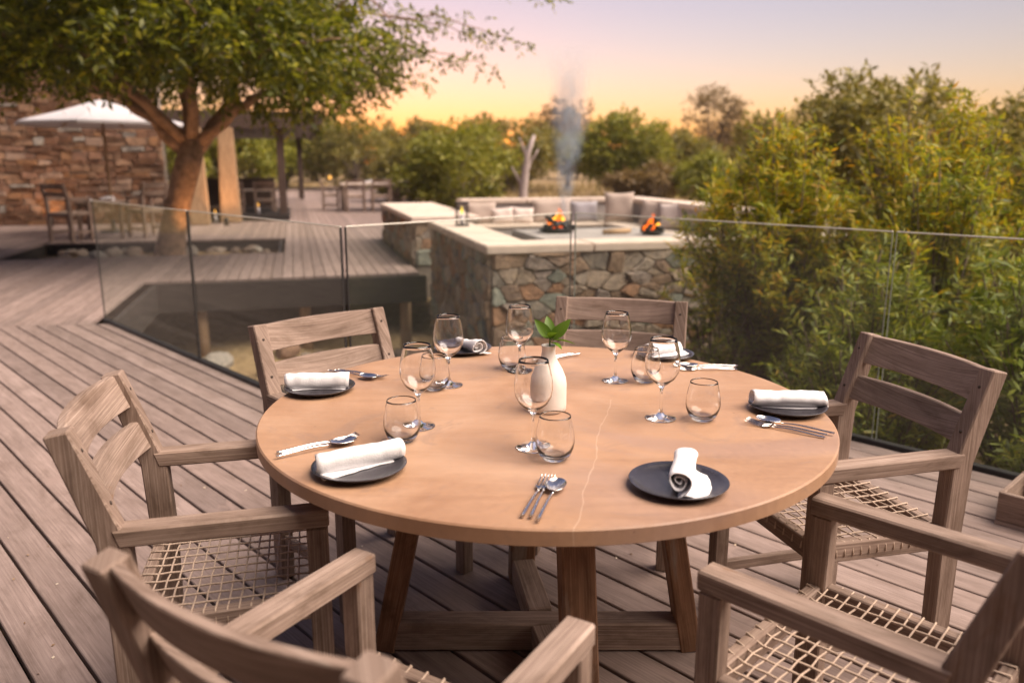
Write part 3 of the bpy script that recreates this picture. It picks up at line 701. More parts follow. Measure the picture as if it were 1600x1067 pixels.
balustrade('glass_balustrade', 'long glass balustrade in front of the shrubs at the right', [(uv(-3.88, vR), uv(-1.66, vR)), (uv(-1.65, vR), uv(0.55, vR)), (uv(0.56, vR), uv(2.7, vR))], (uv(-3.88, vR), uv(2.7, vR)), (0, 1))

# ------------------------------------------------------------------ house wall at the back left
hw = empty('stone_house'); tag(hw, 'tall rubble stone house wall behind the white parasol', 'building')
wall_core('wall', -15.0, -4.9, 14.8, 15.3, -0.3, 4.6, M['mortar'], hw)
stone_face(hw, pq(-9.7, 14.8, 0.0), P, 4.8, 3.3, -Q, 0.165, 2.1, 21, M['stone_house'], 0.06, 0.006, course_cells)
stone_face(hw, pq(-14.9, 14.8, 0.0), P, 5.19, 3.3, -Q, 0.2, 2.1, 22, M['stone_house'], 0.06, 0.006, course_cells, True)
stone_face(hw, pq(-14.9, 14.8, 3.31), P, 10.0, 1.25, -Q, 0.2, 2.1, 23, M['stone_house'], 0.06, 0.006, course_cells, True)
for i in range(5): pq_box('roof_slab', -15.2 + 2.1 * i, -15.2 + 2.1 * (i + 1) - 0.01, 14.55, 16.5, 4.6, 4.72, M['fascia'], hw, 0)

# ------------------------------------------------------------------ pavilion
pv = empty('pavilion'); tag(pv, 'open dining pavilion with dark flat roof and steel posts', 'pavilion')
pq_box('roof', -9.4, -1.0, 15.0, 28.9, 2.50, 2.78, M['bronze'], pv, 0.01)
pq_box('fascia_board', -9.45, -0.95, 14.93, 15.0, 2.38, 2.82, M['bronze'], pv, 0.004)
pq_box('fascia_board', -1.0, -0.93, 15.0, 28.95, 2.40, 2.82, M['bronze'], pv, 0.004)
for p0, q0, s in ((-2.05, 15.35, 0.10), (-1.45, 28.3, 0.11), (-8.5, 15.5, 0.1), (-8.5, 28.3, 0.1)): pq_box('post', p0 - s, p0 + s, q0 - s, q0 + s, 0.0, 2.5, M['bronze'], pv, 0.006)
pq_box('plinth', -4.6, -1.9, 14.9, 18.5, 0.0, 0.16, M['fascia'], pv)
def column(p0, q0, r0, r1, h):
    V = []; c = pq(p0, q0, 0.0); bm = bmesh.new()
    a = [bm.verts.new(pq(p0 + sx * r0, q0 + sy * r0, 0.0)) for sx, sy in ((-1, -1), (1, -1), (1, 1), (-1, 1))]
    b = [bm.verts.new(pq(p0 + sx * r1, q0 + sy * r1, h)) for sx, sy in ((-1, -1), (1, -1), (1, 1), (-1, 1))]
    bm.faces.new(a[::-1]); bm.faces.new(b)
    for i in range(4): bm.faces.new((a[i], a[(i + 1) % 4], b[(i + 1) % 4], b[i]))
    bmesh.ops.bevel(bm, geom=bm.edges[:], offset=0.03, segments=2, affect='EDGES')
    me = bm_mesh('column', bm); grain_uv(me, (0, 0, 1)); return link('column', me, M['pole'], pv)
column(-3.36, 14.6, 0.25, 0.18, 2.38); column(-4.05, 13.9, 0.23, 0.17, 2.38)
# ------------------------------------------------------------------ unseen building added behind the viewer to shade the near end of the terrace
lg = empty('unseen_shade_building', (0, 0, 0)); tag(lg, 'unseen dark building with deep eaves, added to shade the near end of the terrace', 'building')
link('wall', bm_mesh('wall', box_bm(-11, 3.2, -4.6, -4.3, 0.0, 3.3)), M['bronze'], lg)
link('roof', bm_mesh('roof', box_bm(-11.4, 3.6, -5.2, -0.35, 3.3, 3.5, 0.02)), M['bronze'], lg)
for x_ in (-9, -5.5, -2.2, 3.2): bar('post', (x_, -0.75, 0.0), (x_, -0.75, 3.3), 0.2, 0.2, M['bronze'], lg, 0.006, up=(0, 1, 0))
for x_ in (-8.5, -4.5, -0.5): link('glass_door', bm_mesh('glass_door', box_bm(x_, x_ + 2.4, -4.296, -4.27, 0.05, 2.4)), M['pane_side'], lg)
# ------------------------------------------------------------------ chairs
def make_chair(name, label):
    t = empty(name); m = M['chair']; W = 0.295
    for s in (-1, 1):
        prof = [(-0.275, 0.0), (-0.215, 0.0), (-0.205, 0.50), (-0.212, 0.71), (-0.315, 1.005), (-0.368, 0.995), (-0.285, 0.72), (-0.275, 0.48)]
        post = prism('back_post', prof, s * W - (0.055 if s > 0 else 0), s * W + (0.055 if s < 0 else 0), m, t)
        for zz, yy in ((0.95, -0.298), (0.815, -0.25)):
            pg = lathe('peg', [(0, 0), (0.005, 0), (0.005, 0.002), (0, 0.002)], M['peg'], post, 8); pg.location = (s * (W - 0.0275), yy + 0.0015, zz); pg.rotation_euler = (R(-72), 0, 0)
        leg = prism('front_leg', [(0.195, 0.0), (0.248, 0.0), (0.248, 0.707), (0.195, 0.707)], s * W - (0.052 if s > 0 else 0), s * W + (0.052 if s < 0 else 0), m, t)
        # armrest: straight timber from the back post to the front leg
        xo, xi = (s * W + s * 0.004, s * W - s * 0.058)
        prism('armrest', [(-0.236, 0.709), (0.252, 0.709), (0.252, 0.755), (-0.250, 0.755)], min(xo, xi), max(xo, xi), m, t, grain=(0, 1, 0), bev=0.005)
        bar('side_rail', (s * (W - 0.025), -0.212, 0.475), (s * (W - 0.025), 0.198, 0.485), 0.034, 0.062, m, t)
        bar('side_stretcher', (s * (W - 0.027), -0.218, 0.165), (s * (W - 0.027), 0.197, 0.165), 0.024, 0.04, m, t)
    bar('front_rail', (-W + 0.05, 0.222, 0.485), (W - 0.05, 0.222, 0.485), 0.034, 0.062, m, t)
    bar('rear_rail', (-W + 0.05, -0.236, 0.475), (W - 0.05, -0.236, 0.475), 0.034, 0.062, m, t)
    def slat(z0, z1, y0, y1, sag):
        n_ = 12; V = []; F = []; hw_ = W - 0.03
        for i in range(n_ + 1):
            x = -hw_ + 2 * hw_ * i / n_; c = sag * (1 - (x / hw_) ** 2); th = 0.011
            for (zz, yy) in ((z0, y0), (z1, y1)):
                for sgn in (-1, 1): V.append((x, yy - c + sgn * th, zz))
        for i in range(n_):
            a = i * 4; b = a + 4
            F += [(a, b, b + 2, a + 2), (a + 1, a + 3, b + 3, b + 1), (a + 2, b + 2, b + 3, a + 3), (a, a + 1, b + 1, b)]
        F += [(0, 2, 3, 1), (n_ * 4, n_ * 4 + 1, n_ * 4 + 3, n_ * 4 + 2)]
        o = from_py('slat', V, F, m, t); bm = bmesh.new(); bm.from_mesh(o.data); bmesh.ops.recalc_face_normals(bm, faces=bm.faces)
        bmesh.ops.bevel(bm, geom=[e for e in bm.edges if e.calc_face_angle(0) > 0.9], offset=0.003, segments=1, affect='EDGES'); bm.to_mesh(o.data); bm.free(); grain_uv(o.data, (1, 0, 0))
    slat(0.90, 0.997, -0.298, -0.334, 0.042); slat(0.772, 0.855, -0.253, -0.283, 0.042)
    # woven cord seat
    V = []; F = []; r = random.Random(5); zt = 0.511; x0, x1, y0, y1 = -W + 0.025, W - 0.025, -0.236, 0.222
    xs = np.linspace(x0 + 0.045, x1 - 0.045, 11); ys = np.linspace(y0 + 0.03, y1 - 0.03, 15)
    for i, x in enumerate(xs):
        pts = [(x, y0 - 0.018, zt - 0.04), (x, y0 - 0.012, zt)]
        for j, y in enumerate(ys): pts.append((x + r.uniform(-.001, .001), y, zt - 0.005 + (0.0006 if (i + j) % 2 else -0.0006)))
        pts += [(x, y1 + 0.012, zt + 0.010), (x, y1 + 0.019, zt - 0.03)]
        tube_vf(pts, 0.0031, 5, V, F)
    for j, y in enumerate(ys):
        pts = [(x0 - 0.019, y, zt - 0.04), (x0 - 0.012, y, zt + 0.003)]
        for i, x in enumerate(xs): pts.append((x, y + r.uniform(-.0012, .0012), zt - 0.006 + (-0.0028 if (i + j) % 2 else 0.0028)))
        pts += [(x1 + 0.012, y, zt + 0.003), (x1 + 0.019, y, zt - 0.04)]
        tube_vf(pts, 0.0027, 5, V, F)
    from_py('cord_seat', V, F, M['rope'], t, True)
    tag(t, label, 'chair', 'timber dining armchairs round the table')
    return t
CH = [((-0.774, 2.085), 14, 'weathered timber armchair at the left of the table beside the diagonal napkin'),
      ((-0.538, 2.915), -46, 'weathered timber armchair behind the table in front of the gully glass'),
      ((0.406, 3.243), -105, 'darker weathered timber armchair at the far side in front of the fire pit wall'),
      ((1.034, 2.473), -165, 'weathered timber armchair at the right of the table in front of the shrubs'),
      ((0.782, 1.588), 135, 'weathered timber armchair in the bottom right corner, its back cut by the frame'),
      ((-0.227, 1.293), 59, 'out of focus timber armchair nearest the camera at the bottom left, seen from behind')]
chair0 = make_chair('dining_armchair', CH[0][2])
for i, ((x, y), a, lb) in enumerate(CH):
    c = chair0 if i == 0 else copy_tree(chair0)
    c.location = (x, y, 0.001); c.rotation_euler = (0, 0, R(a - 90)); c['label'] = lb
def far_chair(p0, q0, face, lb, grp, x=None, y=None):
    c = copy_tree(chair0); l = pq(p0, q0, 0.001) if x is None else Vector((x, y, 0.001)); c.location = l; c.rotation_euler = (0, 0, R(face - 90)); c['label'] = lb; c['group'] = grp; return c

# ------------------------------------------------------------------ the round table
TC = Vector((0.10, 2.42, 0)); TR = 0.868; TZ = 0.85
tb = empty('round_table', TC); tag(tb, 'large round sand coloured dining table on splayed timber legs', 'table')
lathe('table_top', [(0, TZ - 0.041), (TR - 0.004, TZ - 0.041), (TR, TZ - 0.038), (TR, TZ - 0.004), (TR - 0.004, TZ), (0, TZ)], M['top'], tb, 160)
tt = tb.children[0] if tb.children else None
for o in bpy.data.objects:
    if o.name == 'table_top':
        o.data.polygons.foreach_set('use_smooth', [False] * len(o.data.polygons))
for k, (a, rt, rb) in enumerate(((178, 0.36, 0.53), (2, 0.36, 0.50), (281, 0.35, 0.50), (98, 0.36, 0.46))):
    d = Vector((math.cos(R(a)), math.sin(R(a)), 0)); top = d * rt; bot = d * rb
    bar('leg', (bot.x, bot.y, 0.0), (top.x, top.y, TZ - 0.042), 0.095, 0.07, M['leg'], tb, 0.005, up=d)
bar('stretcher', (-0.50, 0.015, 0.055), (0.47, 0.015, 0.055), 0.085, 0.10, M['chair'], tb, 0.005)
e1 = Vector((math.cos(R(281)), math.sin(R(281)), 0)) * 0.47; e2 = Vector((math.cos(R(98)), math.sin(R(98)), 0)) * 0.43
bar('stretcher', (e1.x, e1.y, 0.06), (0.0 + 0.005, -0.035, 0.06), 0.085, 0.10, M['chair'], tb, 0.005)
bar('stretcher', (-0.003, 0.065, 0.06), (e2.x, e2.y, 0.06), 0.085, 0.10, M['chair'], tb, 0.005)
bar('apron', (-0.42, 0, TZ - 0.075), (0.42, 0, TZ - 0.075), 0.08, 0.064, M['leg'], tb); bar('apron', (0, -0.42, TZ - 0.08), (0, -0.045, TZ - 0.08), 0.08, 0.064, M['leg'], tb); bar('apron', (0, 0.045, TZ - 0.08), (0, 0.42, TZ - 0.08), 0.08, 0.064, M['leg'], tb)

# ------------------------------------------------------------------ table setting
Z0 = TZ + 0.0006
def wine_glass(loc, label, h=0.245, rz=0):
    k = h / 0.245
    prof_o = [(0.0, 0.0), (0.042, 0.0), (0.0445, 0.0015), (0.043, 0.0035), (0.028, 0.0065), (0.012, 0.0115), (0.0055, 0.020), (0.0042, 0.035), (0.0040, 0.070), (0.0046, 0.090), (0.0085, 0.101), (0.020, 0.110), (0.036, 0.125), (0.046, 0.145), (0.0495, 0.165), (0.048, 0.190), (0.0435, 0.215), (0.0385, 0.237), (0.0367, 0.245)]
    prof_i = [(0.0357, 0.2452), (0.0375, 0.236), (0.0424, 0.215), (0.0468, 0.190), (0.0482, 0.165), (0.0446, 0.146), (0.0346, 0.1275), (0.019, 0.114), (0.007, 0.108), (0.0, 0.1065)]
    o = lathe('wine_glass', [(r * 1.06 * k, z * k) for r, z in prof_o + prof_i], M['glass'], None, 48); o.location = loc; o.rotation_euler.z = rz
    tag(o, label, 'wine glass', 'wine glasses on the table'); return o
def tumbler(loc, label):
    po = [(0, 0), (0.026, 0), (0.032, 0.003), (0.041, 0.016), (0.0475, 0.034), (0.0495, 0.050), (0.048, 0.072), (0.0435, 0.096), (0.0395, 0.114), (0.0385, 0.118)]
    pi = [(0.0372, 0.1182), (0.0384, 0.113), (0.0424, 0.095), (0.0466, 0.072), (0.0478, 0.051), (0.0452, 0.036), (0.038, 0.021), (0.028, 0.0125), (0.014, 0.010), (0, 0.0095)]
    o = lathe('tumbler', [(r * 1.04, z) for r, z in po + pi], M['glass'], None, 48); o.location = loc
    tag(o, label, 'tumbler', 'stemless tumblers on the table'); return o
for (x, y), lb in (((-0.217, 2.667), 'wine glass in front of the folded napkin plate at the back left'), ((-0.271, 2.224), 'wine glass on the left behind a tumbler, above the diagonal napkin'), ((0.028, 2.86), 'wine glass farthest back, just left of the vase'),
                   ((0.364, 2.726), 'wine glass standing alone before the far chair'), ((0.447, 2.302), 'wine glass on the right beside a tumbler, below the pale rimmed plate'), ((0.057, 2.046), 'wine glass nearest the camera, in front of the vase')): wine_glass((x, y, Z0), lb)
for (x, y), lb in (((-0.303, 2.102), 'tumbler at the left above the diagonal napkin'), ((-0.262, 2.619), 'tumbler half hidden behind the left wine glass'), ((0.0, 2.90), 'tumbler farthest back, behind the vase'),
                   ((0.468, 2.717), 'tumbler just in front of the pale rimmed plate at the back right'), ((0.57, 2.29), 'tumbler at the right beside the fork and spoon'), ((0.111, 1.964), 'tumbler nearest the camera, above the front fork')): tumbler((x, y, Z0), lb)
def plate(loc, label, d=0.236):
    k = d / 0.236
    pr = [(0, 0.0), (0.07, 0.0), (0.088, 0.003), (0.107, 0.010), (0.116, 0.0165), (0.118, 0.0185), (0.1165, 0.0195), (0.105, 0.0145), (0.086, 0.0085), (0.070, 0.0065), (0, 0.006)]
    o = lathe('plate', [(r * k, z) for r, z in pr], M['plate'], None, 64); o.location = loc; tag(o, label, 'plate', 'dark stoneware plates'); return o
PL = [((-0.381, 1.883), 'dark plate at the front left under the diagonal napkin'), ((-0.649, 2.603), 'dark plate at the far left edge of the table'), ((-0.201, 3.182), 'dark plate at the back left under the pointed napkin'),
      ((0.601, 3.081), 'plate at the back right catching a pale sky reflection'), ((0.857, 2.386), 'dark plate at the right edge of the table'), ((0.395, 1.781), 'dark plate at the front right with its bare centre showing')]
for (x, y), lb in PL: plate((x, y, Z0), lb)
def napkin(loc, rz, label, Ln=0.215, r1=0.030, flap=0.05, seed=0, tilt=0, taper=0.0, flat=1.0):
    rr = random.Random(seed); prof = []
    turns = 2.3; n_ = 46
    for i in range(n_ + 1):
        t = i / n_; a = -math.pi / 2 + 2 * math.pi * turns * (t - 1) ; r = 0.003 + (r1 - 0.003) * t
        r *= 1 + 0.07 * math.sin(3 * a + seed) ; prof.append((r * math.cos(a) * -1, r * math.sin(a) * flat * 0.9))
    # loose edge lying on the plate
    bx, by = prof[-1]
    for i in range(1, 7): prof.append((bx + flap * i / 6, by + 0.004 * math.sin(i * 0.9)))
    V = []; F = []; ns = 18; m_ = len(prof)
    for s in range(ns + 1):
        u = s / ns; ph = rr.uniform(-1, 1) * 0.0008
        for k, (x, z) in enumerate(prof):
            t = k / m_; k2 = 1 - taper * u
            wob = 0.0017 * math.sin(u * 9 + t * 14 + seed) + 0.0009 * math.sin(u * 31 + t * 9) + ph
            end = (0.005 * math.sin(t * 17 + seed) - 0.016 * (1 - min(1, t * 1.15))) * (abs(u - 0.5) * 2) ** 3
            zz = z * k2 + wob; xx = x * k2 + wob
            if k > n_: xx += 0.012 * math.sin(u * 5 + seed) * (k - n_) / 6; zz = max(by, zz)
            V.append((xx, (u - 0.5) * Ln + end * (1 if u > .5 else -1), zz - by * k2 if k <= n_ else zz - by))
    for s in range(ns):
        for k in range(m_ - 1): F.append((s * m_ + k, s * m_ + k + 1, (s + 1) * m_ + k + 1, (s + 1) * m_ + k))
    o = from_py('napkin', V, F, M['cloth'], None, True); md = o.modifiers.new('cloth thickness', 'SOLIDIFY'); md.thickness = 0.0026; md.offset = 0
    o.location = loc; o.rotation_euler = (R(tilt), 0, rz); tag(o, label, 'napkin', 'white napkins on the plates'); return o
ZN = Z0 + 0.0085
napkin((-0.385, 1.895, ZN), R(-58), 'rolled white napkin lying diagonally on the front left plate', 0.225, 0.031, 0.035, 1)
napkin((-0.655, 2.61, ZN), R(-86), 'rolled white napkin on the plate at the far left edge', 0.21, 0.031, 0.03, 2)
napkin((-0.175, 3.17, ZN), R(30), 'pointed white napkin slanting on the back left plate', 0.19, 0.036, 0.05, 3, 0, 0.55)
napkin((0.60, 3.09, ZN), R(-62), 'rolled white napkin on the pale rimmed plate at the back right', 0.17, 0.030, 0.05, 4, 0, 0.15)
napkin((0.862, 2.40, ZN), R(-93), 'flat folded white napkin on the plate at the right edge', 0.235, 0.034, 0.02, 5, 0, 0.0, 0.85)
napkin((0.405, 1.795, ZN), R(-16), 'upright looking rolled white napkin with a loose tail on the front right plate', 0.195, 0.032, 0.06, 6)
# cutlery
def handle_vf(L, V, F, w0=0.0085, w1=0.0045, th=0.0032, y0=0.0, zarch=0.006):
    n_ = 12; base = len(V)
    for i in range(n_ + 1):
        t = i / n_; wd = w0 + (w1 - w0) * t; z = 0.002 + zarch * math.sin(math.pi * min(1, t * 1.0)) * t
        for sx, sz in ((-1, 0), (-.7, 1), (.7, 1), (1, 0)): V.append((sx * wd / 2 * (1.0), y0 + L * t, z + th * sz))
    for i in range(n_):
        a = base + i * 4; b = a + 4
        for k in range(4): F.append((a + k, a + (k + 1) % 4, b + (k + 1) % 4, b + k))
    F.append((base, base + 1, base + 2, base + 3)); e = base + n_ * 4; F.append((e + 3, e + 2, e + 1, e))
def fork_mesh():
    V, F = [], []; handle_vf(0.135, V, F)
    def slab(pts):     # pts: (x left, x right, y, z)
        b = len(V); th = 0.0016
        for xl, xr, y, z in pts: V.extend([(xl, y, z), (xr, y, z), (xr, y, z + th), (xl, y, z + th)])
        for i in range(len(pts) - 1):
            a = b + 4 * i
            for k in range(4): F.append((a + k, a + (k + 1) % 4, a + 4 + (k + 1) % 4, a + 4 + k))
        F.append((b, b + 1, b + 2, b + 3)); e = b + 4 * (len(pts) - 1); F.append((e + 3, e + 2, e + 1, e))
    slab([(-.0024, .0024, .134, .006), (-.005, .005, .140, .0055), (-.0105, .0105, .148, .004), (-.0125, .0125, .158, .003)])
    for k in range(4):
        x = -0.0106 + k * 0.00707; slab([(x - .0019, x + .0019, .1575, .003), (x - .0015, x + .0015, .180, .0035), (x - .0012, x + .0012, .198, .0075), (x - .0006, x + .0006, .207, .0105)])
    me = bpy.data.meshes.new('fork'); me.from_pydata(V, [], F); return me
def spoon_mesh():
    V, F = [], []; handle_vf(0.135, V, F)
    n_ = 14; m_ = 20; base = len(V)
    for side in (0, 1):
        for i in range(n_ + 1):
            t = i / n_
            for k in range(m_):
                a = 2 * math.pi * k / m_; x = 0.0215 * t * math.cos(a) * (1 + 0.06 * math.sin(a)); y = 0.170 + 0.034 * t * math.sin(a)
                V.append((x, y, 0.0085 - 0.0085 * (1 - t * t) + (0.0018 if side == 0 else 0)))
    for side in (0, 1):
        b = base + side * (n_ + 1) * m_
        for i in range(n_):
            for k in range(m_):
                q = (b + i * m_ + k, b + i * m_ + (k + 1) % m_, b + (i + 1) * m_ + (k + 1) % m_, b + (i + 1) * m_ + k); F.append(q if side else q[::-1])
    b2 = base + (n_ + 1) * m_
    for k in range(m_): F.append((base + n_ * m_ + k, base + n_ * m_ + (k + 1) % m_, b2 + n_ * m_ + (k + 1) % m_, b2 + n_ * m_ + k))
    me = bpy.data.meshes.new('spoon'); me.from_pydata(V, [], F); return me
FM, SM = fork_mesh(), spoon_mesh()
for me in (FM, SM): me.materials.append(M['steel']); me.polygons.foreach_set('use_smooth', [True] * len(me.polygons))
def cutlery(x, y, x2, y2, where, order=1):
    """handle end at x,y; heads towards x2,y2"""
    a = math.atan2(y2 - y, x2 - x); d = Vector((math.cos(a), math.sin(a), 0)); s = Vector((d.y, -d.x, 0)) * order; base = Vector((x, y, Z0 + 0.0004))
    for nm, me, off, da, dz, cat, lb in (('fork', FM, 0.0, 0.0, 0.0, 'fork', 'outer steel fork of the cutlery '), ('fork', FM, 0.020, -0.05, 0.0022, 'fork', 'inner steel fork tucked under the spoon '), ('spoon', SM, 0.040, -0.02, 0.0042, 'spoon', 'steel spoon of the cutlery ')):
        o = link(nm, me); o.location = base + s * off + Vector((0, 0, dz)) - d * (0.014 * (nm == 'spoon')); o.rotation_euler = (0, 0, a - math.pi / 2 - da * order)
        o.scale = (1.1, 1.1, 1.1); tag(o, lb + where, cat, nm + 's on the table')
cutlery(-0.622, 2.000, -0.40, 2.150, 'left of the diagonal napkin', 1)
cutlery(-0.640, 2.868, -0.42, 2.735, 'beside the far left plate', 1)
cutlery(0.235, 3.13, 0.075, 2.985, 'farthest back behind the vase', -1)
cutlery(0.834, 2.872, 0.614, 2.868, 'at the back right by the rim', 1)
cutlery(0.872, 2.118, 0.660, 2.278, 'at the right below the flat napkin', 1)
cutlery(0.020, 1.605, 0.082, 1.815, 'at the front edge of the table', 1)
# vase with a sprig
vz = empty('bottle_vase', (0.112, 2.385, Z0)); tag(vz, 'bone white bottle vase in the middle of the table', 'vase')
lathe('body', [(0, 0), (0.046, 0), (0.0505, 0.004), (0.0515, 0.02), (0.0515, 0.085), (0.049, 0.105), (0.040, 0.130), (0.029, 0.152), (0.021, 0.170), (0.0185, 0.190), (0.0195, 0.204), (0.0205, 0.207), (0.0165, 0.207), (0.0155, 0.19), (0.018, 0.168), (0.026, 0.15), (0, 0.14)], M['vase'], vz, 56)
vz.scale = (1.1, 1.1, 1.0)
sg = empty('leaf_sprig', (0.112, 2.385, Z0 + 0.15)); sg.scale = (1.35, 1.35, 1.3); tag(sg, 'fresh green leaf sprig standing in the white vase', 'sprig')
def big_leaf(name, base, d, up, L, Wd, mat, parent, curl=0.25):
    V = []; F = []; d = Vector(d).normalized(); s = d.cross(Vector(up)).normalized(); n_ = s.cross(d); base = Vector(base); k = 9
    for i in range(k + 1):
        t = i / k; wdt = Wd * (math.sin(math.pi * t ** 0.8) ** 0.8 if 0 < t < 1 else 0.02); c = base + d * L * t - n_ * curl * L * t * t
        V += [c - s * wdt / 2 + n_ * wdt * 0.18, c, c + s * wdt / 2 + n_ * wdt * 0.18]
    for i in range(k):
        a = i * 3; F += [(a, a + 1, a + 4, a + 3), (a + 1, a + 2, a + 5, a + 4)]
    return from_py(name, V, F, mat, parent, True)
tube('stem', [(0, 0, -0.03), (0.002, 0.003, 0.03), (0.004, 0.0, 0.075)], [0.0022, 0.002, 0.0016], M['sprig'], sg, 6)
for b, d, L, Wd in (((0.003, 0, 0.06), (-0.55, -0.15, 0.8), 0.055, 0.026), ((0.004, 0, 0.062), (-0.1, 0.25, 1.0), 0.052, 0.025), ((0.004, 0, 0.06), (0.75, -0.2, 0.75), 0.062, 0.028), ((0.003, 0, 0.055), (0.9, 0.1, 0.05), 0.058, 0.018), ((0.003, 0, 0.06), (0.2, -0.6, 0.55), 0.048, 0.024), ((0.003, 0, 0.055), (0.45, 0.4, 0.5), 0.05, 0.022), ((0.003, 0, 0.05), (0.4, -0.45, 0.0), 0.04, 0.02)):
    big_leaf('leaf', b, d, (0, 0.3, 1) if abs(d[2]) < 0.6 else (0.2, -1, 0.2), L, Wd, M['sprig'], sg)

# ------------------------------------------------------------------ far furniture
def parasol():
    t = empty('parasol', (-8.75, 17.7, 0)); Rr = 1.72; z0, z1 = 2.32, 2.82
    k = 8; V = [(0, 0, z1)]; F = []
    for i in range(k):
        a = 2 * math.pi * i / k + 0.2
        V += [(Rr * 0.5 * math.cos(a), Rr * 0.5 * math.sin(a), z0 + (z1 - z0) * 0.46), (Rr * math.cos(a), Rr * math.sin(a), z0), (Rr * math.cos(a), Rr * math.sin(a), z0 - 0.05)]
    for i in range(k):
        a = 1 + 3 * i; b = 1 + 3 * ((i + 1) % k); F += [(0, a, b), (a, a + 1, b + 1, b), (a + 1, a + 2, b + 2, b + 1)]
    o = from_py('canopy', V, F, M['canvas'], t); md = o.modifiers.new('canvas thickness', 'SOLIDIFY'); md.thickness = 0.006
    for i in range(k):
        a = 2 * math.pi * i / k + 0.2; bar('rib', (0.03 * math.cos(a), 0.03 * math.sin(a), z1 - 0.06), (Rr * .97 * math.cos(a), Rr * .97 * math.sin(a), z0 - 0.02), 0.02, 0.03, M['pole'], t, 0)
    tube('pole', [(0, 0, 0), (0, 0, 1.4), (0, 0, z1)], 0.028, M['pole'], t, 12)
    lathe('base', [(0, 0), (0.28, 0), (0.28, 0.06), (0.05, 0.09), (0.04, 0.3), (0, 0.3)], M['black'], t, 24)
    tag(t, 'white market parasol in front of the stone house', 'parasol')
parasol()
def small_table(name, loc, wd, dp, h, rz, label, mat=None, top=None):
    t = empty(name, loc, rz); mat = mat or M['chair']
    for i in range(6): bar('top_board', (-wd / 2 + wd * (i + .02) / 6 + wd / 12, -dp / 2, h - .02), (-wd / 2 + wd * (i + .02) / 6 + wd / 12, dp / 2, h - .02), wd / 6 - .008, 0.035, top or mat, t, 0)
    for sx in (-1, 1):
        for sy in (-1, 1): bar('leg', (sx * (wd / 2 - .07), sy * (dp / 2 - .07), 0), (sx * (wd / 2 - .07), sy * (dp / 2 - .07), h - .038), 0.07, 0.07, mat, t, 0.004, up=(0, 1, 0))
        bar('apron', (sx * (wd / 2 - .07), -dp / 2 + .1, h - .09), (sx * (wd / 2 - .07), dp / 2 - .1, h - .09), 0.04, 0.09, mat, t, 0)
    tag(t, label, 'table'); return t
GF = 'timber chairs at the far tables'
small_table('far_table', (-8.35, 16.55, 0), 0.9, 0.9, 0.75, R(15), 'small timber table under the white parasol')
far_chair(0, 0, 72, 'timber chair left of the small table under the parasol', GF, -8.62, 15.75).scale = (1, 1, 1.12)
far_chair(0, 0, 150, 'timber chair right of the small table, behind the tree trunk', GF, -7.55, 16.75).scale = (1, 1, 1.12)
for k, (dx, dy) in enumerate(((-0.22, -0.1), (0.0, 0.05), (0.16, -0.12))):
    o = napkin((-8.35 + dx, 16.55 + dy, 0.7555), R(20 + 40 * k), ('left', 'middle', 'right')[k] + ' white folded cloth on the table under the parasol', 0.24, 0.055, 0.05, 30 + k, 0, 0.5)
def far_dining(cx, cy, rz, wd, dp, lb, n_side, chairs, h=0.86):
    small_table('far_table', (cx, cy, 0), wd, dp, h, R(rz), lb, None, M['cap'])
    for (lx, ly, f, cl) in chairs:
        c, s = math.cos(R(rz)), math.sin(R(rz)); far_chair(0, 0, f + rz, cl, GF, cx + lx * c - ly * s, cy + lx * s + ly * c)
far_dining(-4.75, 26.6, 15, 1.7, 1.3, 'grey timber table with white cloths at the end of the far deck', 2, [(-0.45, -1.0, 90, 'timber chair at the near left side of the far deck table'), (0.35, -1.0, 90, 'timber chair at the near right side of the far deck table'), (-1.15, 0.1, 0, 'timber chair at the left end of the far deck table'), (1.2, 0.1, 180, 'timber chair at the right end of the far deck table')])
for k in range(3): napkin((-4.75 - 0.35 + 0.4 * k, 26.5 + 0.15 * k, 0.8655), R(30 + 50 * k), ('left', 'middle', 'right')[k] + ' white folded cloth on the far deck table', 0.3, 0.07, 0.06, 40 + k, 0, 0.6)
far_dining(-3.5, 31.0, 15, 1.6, 1.0, 'second timber table farther along the far deck, nearer the fire pit', 2, [(-0.5, -0.85, 90, 'timber chair at the left of the second far table'), (0.5, -0.85, 90, 'timber chair at the right of the second far table')])
far_dining(*[v for v in pq(-3.0, 17.2)][:2], 15, 1.4, 0.9, 'dark timber table inside the pavilion', 2, [(-0.4, -0.8, 90, 'timber chair in the pavilion, left one before the table'), (0.45, -0.8, 90, 'timber chair in the pavilion, right one before the table')], 0.76)
def sideboard(p0, p1, q0, q1, h, lb):
    t = empty('sideboard'); pq_box('carcass', p0, p1, q0, q1, 0.05, h - 0.04, M['fascia'], t, 0.005); pq_box('top', p0 - .03, p1 + .03, q0 - .03, q1 + .03, h - 0.038, h, M['chair'], t, 0.004)
    w_ = (p1 - p0) / 4
    for i in range(4): pq_box('door', p0 + w_ * i + 0.01, p0 + w_ * (i + 1) - 0.01, q0 - 0.02, q0 - 0.002, 0.09, h - 0.07, M['bronze'], t, 0.003)
    tag(t, lb, 'sideboard')
sideboard(-4.6, -2.4, 21.5, 22.1, 1.0, 'dark timber serving sideboard deep in the pavilion')
